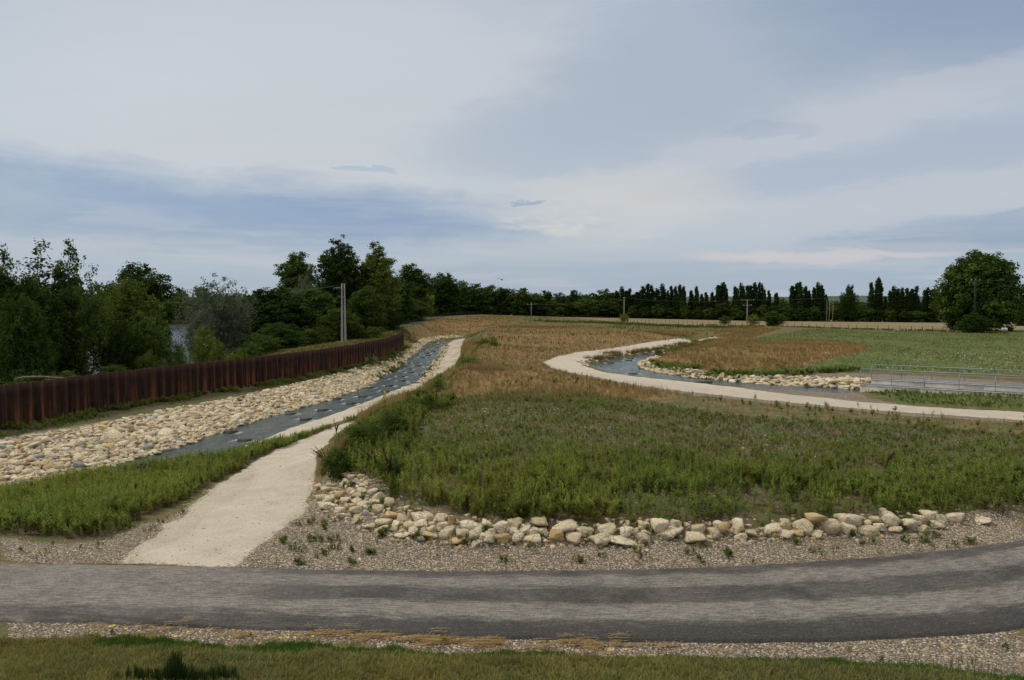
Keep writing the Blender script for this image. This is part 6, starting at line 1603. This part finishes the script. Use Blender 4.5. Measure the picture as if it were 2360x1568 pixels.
# understorey in front of and between the poplars
for i in range(26):
    U = 1432 + i * 29.5; Y = np.interp(U, [1429, 1700, 2164], [349, 315, 287])
    V = np.interp(U, [1430, 1700, 2164], [703, 707, 712]) + rg.uniform(-8, 8)
    T('far', U, V, Y, rg.uniform(32, 46), f'low dark undergrowth tree, {ORD[i] if i else "leftmost"} from the left beneath the poplar row', group='undergrowth beneath the poplars')
# pale bare stems
for U, V in ((1905, 690), (1911, 692), (1919, 681)):
    p = at_depth(U, V, 292); z = .2; mb = MB().tube([(0, 0, 0), (.2, 0, (p[2] - z) * .6), (.1, 0, p[2] - z)], [.16, .11, .04], 6)
    tagd(mb.build('bare_trunk', mat_plain('bleached_bark', (.26, .24, .19), .9), loc=(p[0], p[1], z)), {1905: 'leftmost of three pale bare stems at the poplar edge', 1911: 'middle of three pale bare stems at the poplar edge', 1919: 'rightmost and tallest pale bare stem at the poplar edge'}[U], 'dead tree')

# -- right hand solitary trees and bushes
T(('big', 0), 2257, 588, 190, 160, 'huge round dense tree standing alone at the right')
T(('bush', 1), 2345, 655, 186, 34, 'side bough tree leaning out right of the huge round tree', zb=6.5) if False else None
T(('dark', 3), 2243, 722, 172, 50, 'dark bush at the foot of the huge round tree', 'bush', name='bush')
T(('bush', 2), 1438, 722, 250, 25, 'round yellow-green bush at the foot of the slim pole', 'bush')
T(('bush', 1), 1670, 727, 244, 27, 'dark green bush left of the twin-armed pole', 'bush')
T(('bush', 2), 1735, 724, 238, 30, 'yellowish bush just right of the twin-armed pole', 'bush')
T(('mid', 0), 1783, 717, 226, 44, 'small round dark tree right of the yellowish bush')
T(('bush', 1), 1518, 806, 93, 20, 'upright green shrub at the tip of the tan bank', 'shrub', name='shrub')
T(('bush', 2), 2110, 752, 205, 20, 'low bush on the field fence near the plateau', 'bush') if False else None
for U, V, Y, w in ((2350, 692, 240, 60), (2300, 705, 300, 60)): T('far', U, V, Y, w, f"{'near' if Y < 250 else 'far'} green tree behind and right of the huge round tree")
# shrubs and big herbs of the island's corner
for (U, V, Vb, w, k, lab) in ((838, 968, 1050, 95, 1, 'large dark shrub on the crest above the boulder pile'), (905, 940, 1010, 75, 1, 'green shrub behind the large dark shrub'), (778, 1030, 1102, 70, 1, 'low dark shrub at the island corner beside the path'),
                              (990, 905, 950, 42, 0, 'fresh green shrub on the crest right of the mullein'), (1010, 870, 900, 40, 0, 'small bush among dry grass on the island crest'), (905, 1105, 1150, 26, 0, 'little round green bush at the right edge of the stone pile')):
    x, y, z = hit(U, Vb); T(('bush', k), U, V, y, w, lab, 'shrub', name='shrub')

# -- woods that read as one mass: the far river bank and what closes the view behind the poplars
def wood(name, spots, label, seed):
    r = np.random.RandomState(seed); VV, QQ, CC = [], [], []; o = 0
    base = []
    for k in range(5):
        pal = ['dark', 'mid', 'dark', 'mid', 'light'][k]
        base.append(leaves(rlobes(700 + k, 12, 10, 9, .02), 150, 9, 1.0, .85, 700 + k, *PAL[pal]))
    for (x, y, z, h, w) in spots:
        v, q, c = base[r.randint(0, 5 if r.rand() < .4 else 4)]; a = r.uniform(0, 6.28); ca, sa = math.cos(a), math.sin(a)
        P = v * np.array([w / 10, w / 10, h / 12]); P = np.stack([P[:, 0] * ca - P[:, 1] * sa + x, P[:, 0] * sa + P[:, 1] * ca + y, P[:, 2] + z], 1)
        VV.append(P); QQ.append(q + o); CC.append(c * r.uniform(.8, 1.25)); o += len(v)
    me = mesh_np(name, np.vstack(VV), quads=np.vstack(QQ), col=np.vstack(CC), mats=[M_LEAF]); return tagd(link(name, me), label, kind='stuff')
sp_ = []
rr_ = random.Random(31)
FBL, fs_ = polyline_resample([(-520, 240), (-450, 252), (-300, 292), (-200, 347), (-150, 420), (-120, 520)], 400)
for row in range(4):
    for i in range(0, 400, 6):
        x, y = FBL[i]; x += rr_.uniform(-4, 4) - row * 2; y += 3 + row * 12 + rr_.uniform(-3, 3)
        if not (-1.0 < x / y < -.1): continue
        U = (x / y * FPX + 512) * S; Vt = np.interp(U, [-100, 0, 130, 230, 330, 400, 450, 600, 680, 900], [612, 620, 628, 640, 652, 661, 658, 668, 668, 672]) + rr_.uniform(-5, 7) + (26 - row * 9)
        zt = at_depth(U, Vt, y)[2]; sp_.append((x, y, -.5, zt + .5, rr_.uniform(9, 15)))
for U in range(640, 1480, 16):        # behind the descending edge
    Y = 400 + rr_.uniform(0, 40); V = np.interp(U, [640, 1000, 1200, 1480], [660, 655, 684, 692]) + rr_.uniform(-4, 6)
    x, _, zt = at_depth(U, V, Y); sp_.append((x, Y, 0, zt, rr_.uniform(14, 20)))
for row in range(2):
    for U in range(1420, 2440, 13):
        Y = 380 + row * 60 + rr_.uniform(0, 20); V = 695 + rr_.uniform(-4, 4) - (2 if row else 0)
        x, _, zt = at_depth(U, V, Y); sp_.append((x, Y, 0, zt, rr_.uniform(14, 20)))
for row in range(4):                  # the inner bank between river and hill
    for U in range(560, 1060, 20):
        Y = np.interp(U, [560, 760, 900, 960, 1060], [190, 190, 225, 290, 350]) + row * 22 + rr_.uniform(-6, 6); V = np.interp(U, [560, 700, 900, 1060], [690, 650, 645, 668]) + rr_.uniform(-6, 8)
        x, _, zt = at_depth(U, V, Y); sp_.append((x, Y, 0, zt, rr_.uniform(9, 13)))
wood('woodland', sp_, 'distant woodland closing the view', 9)
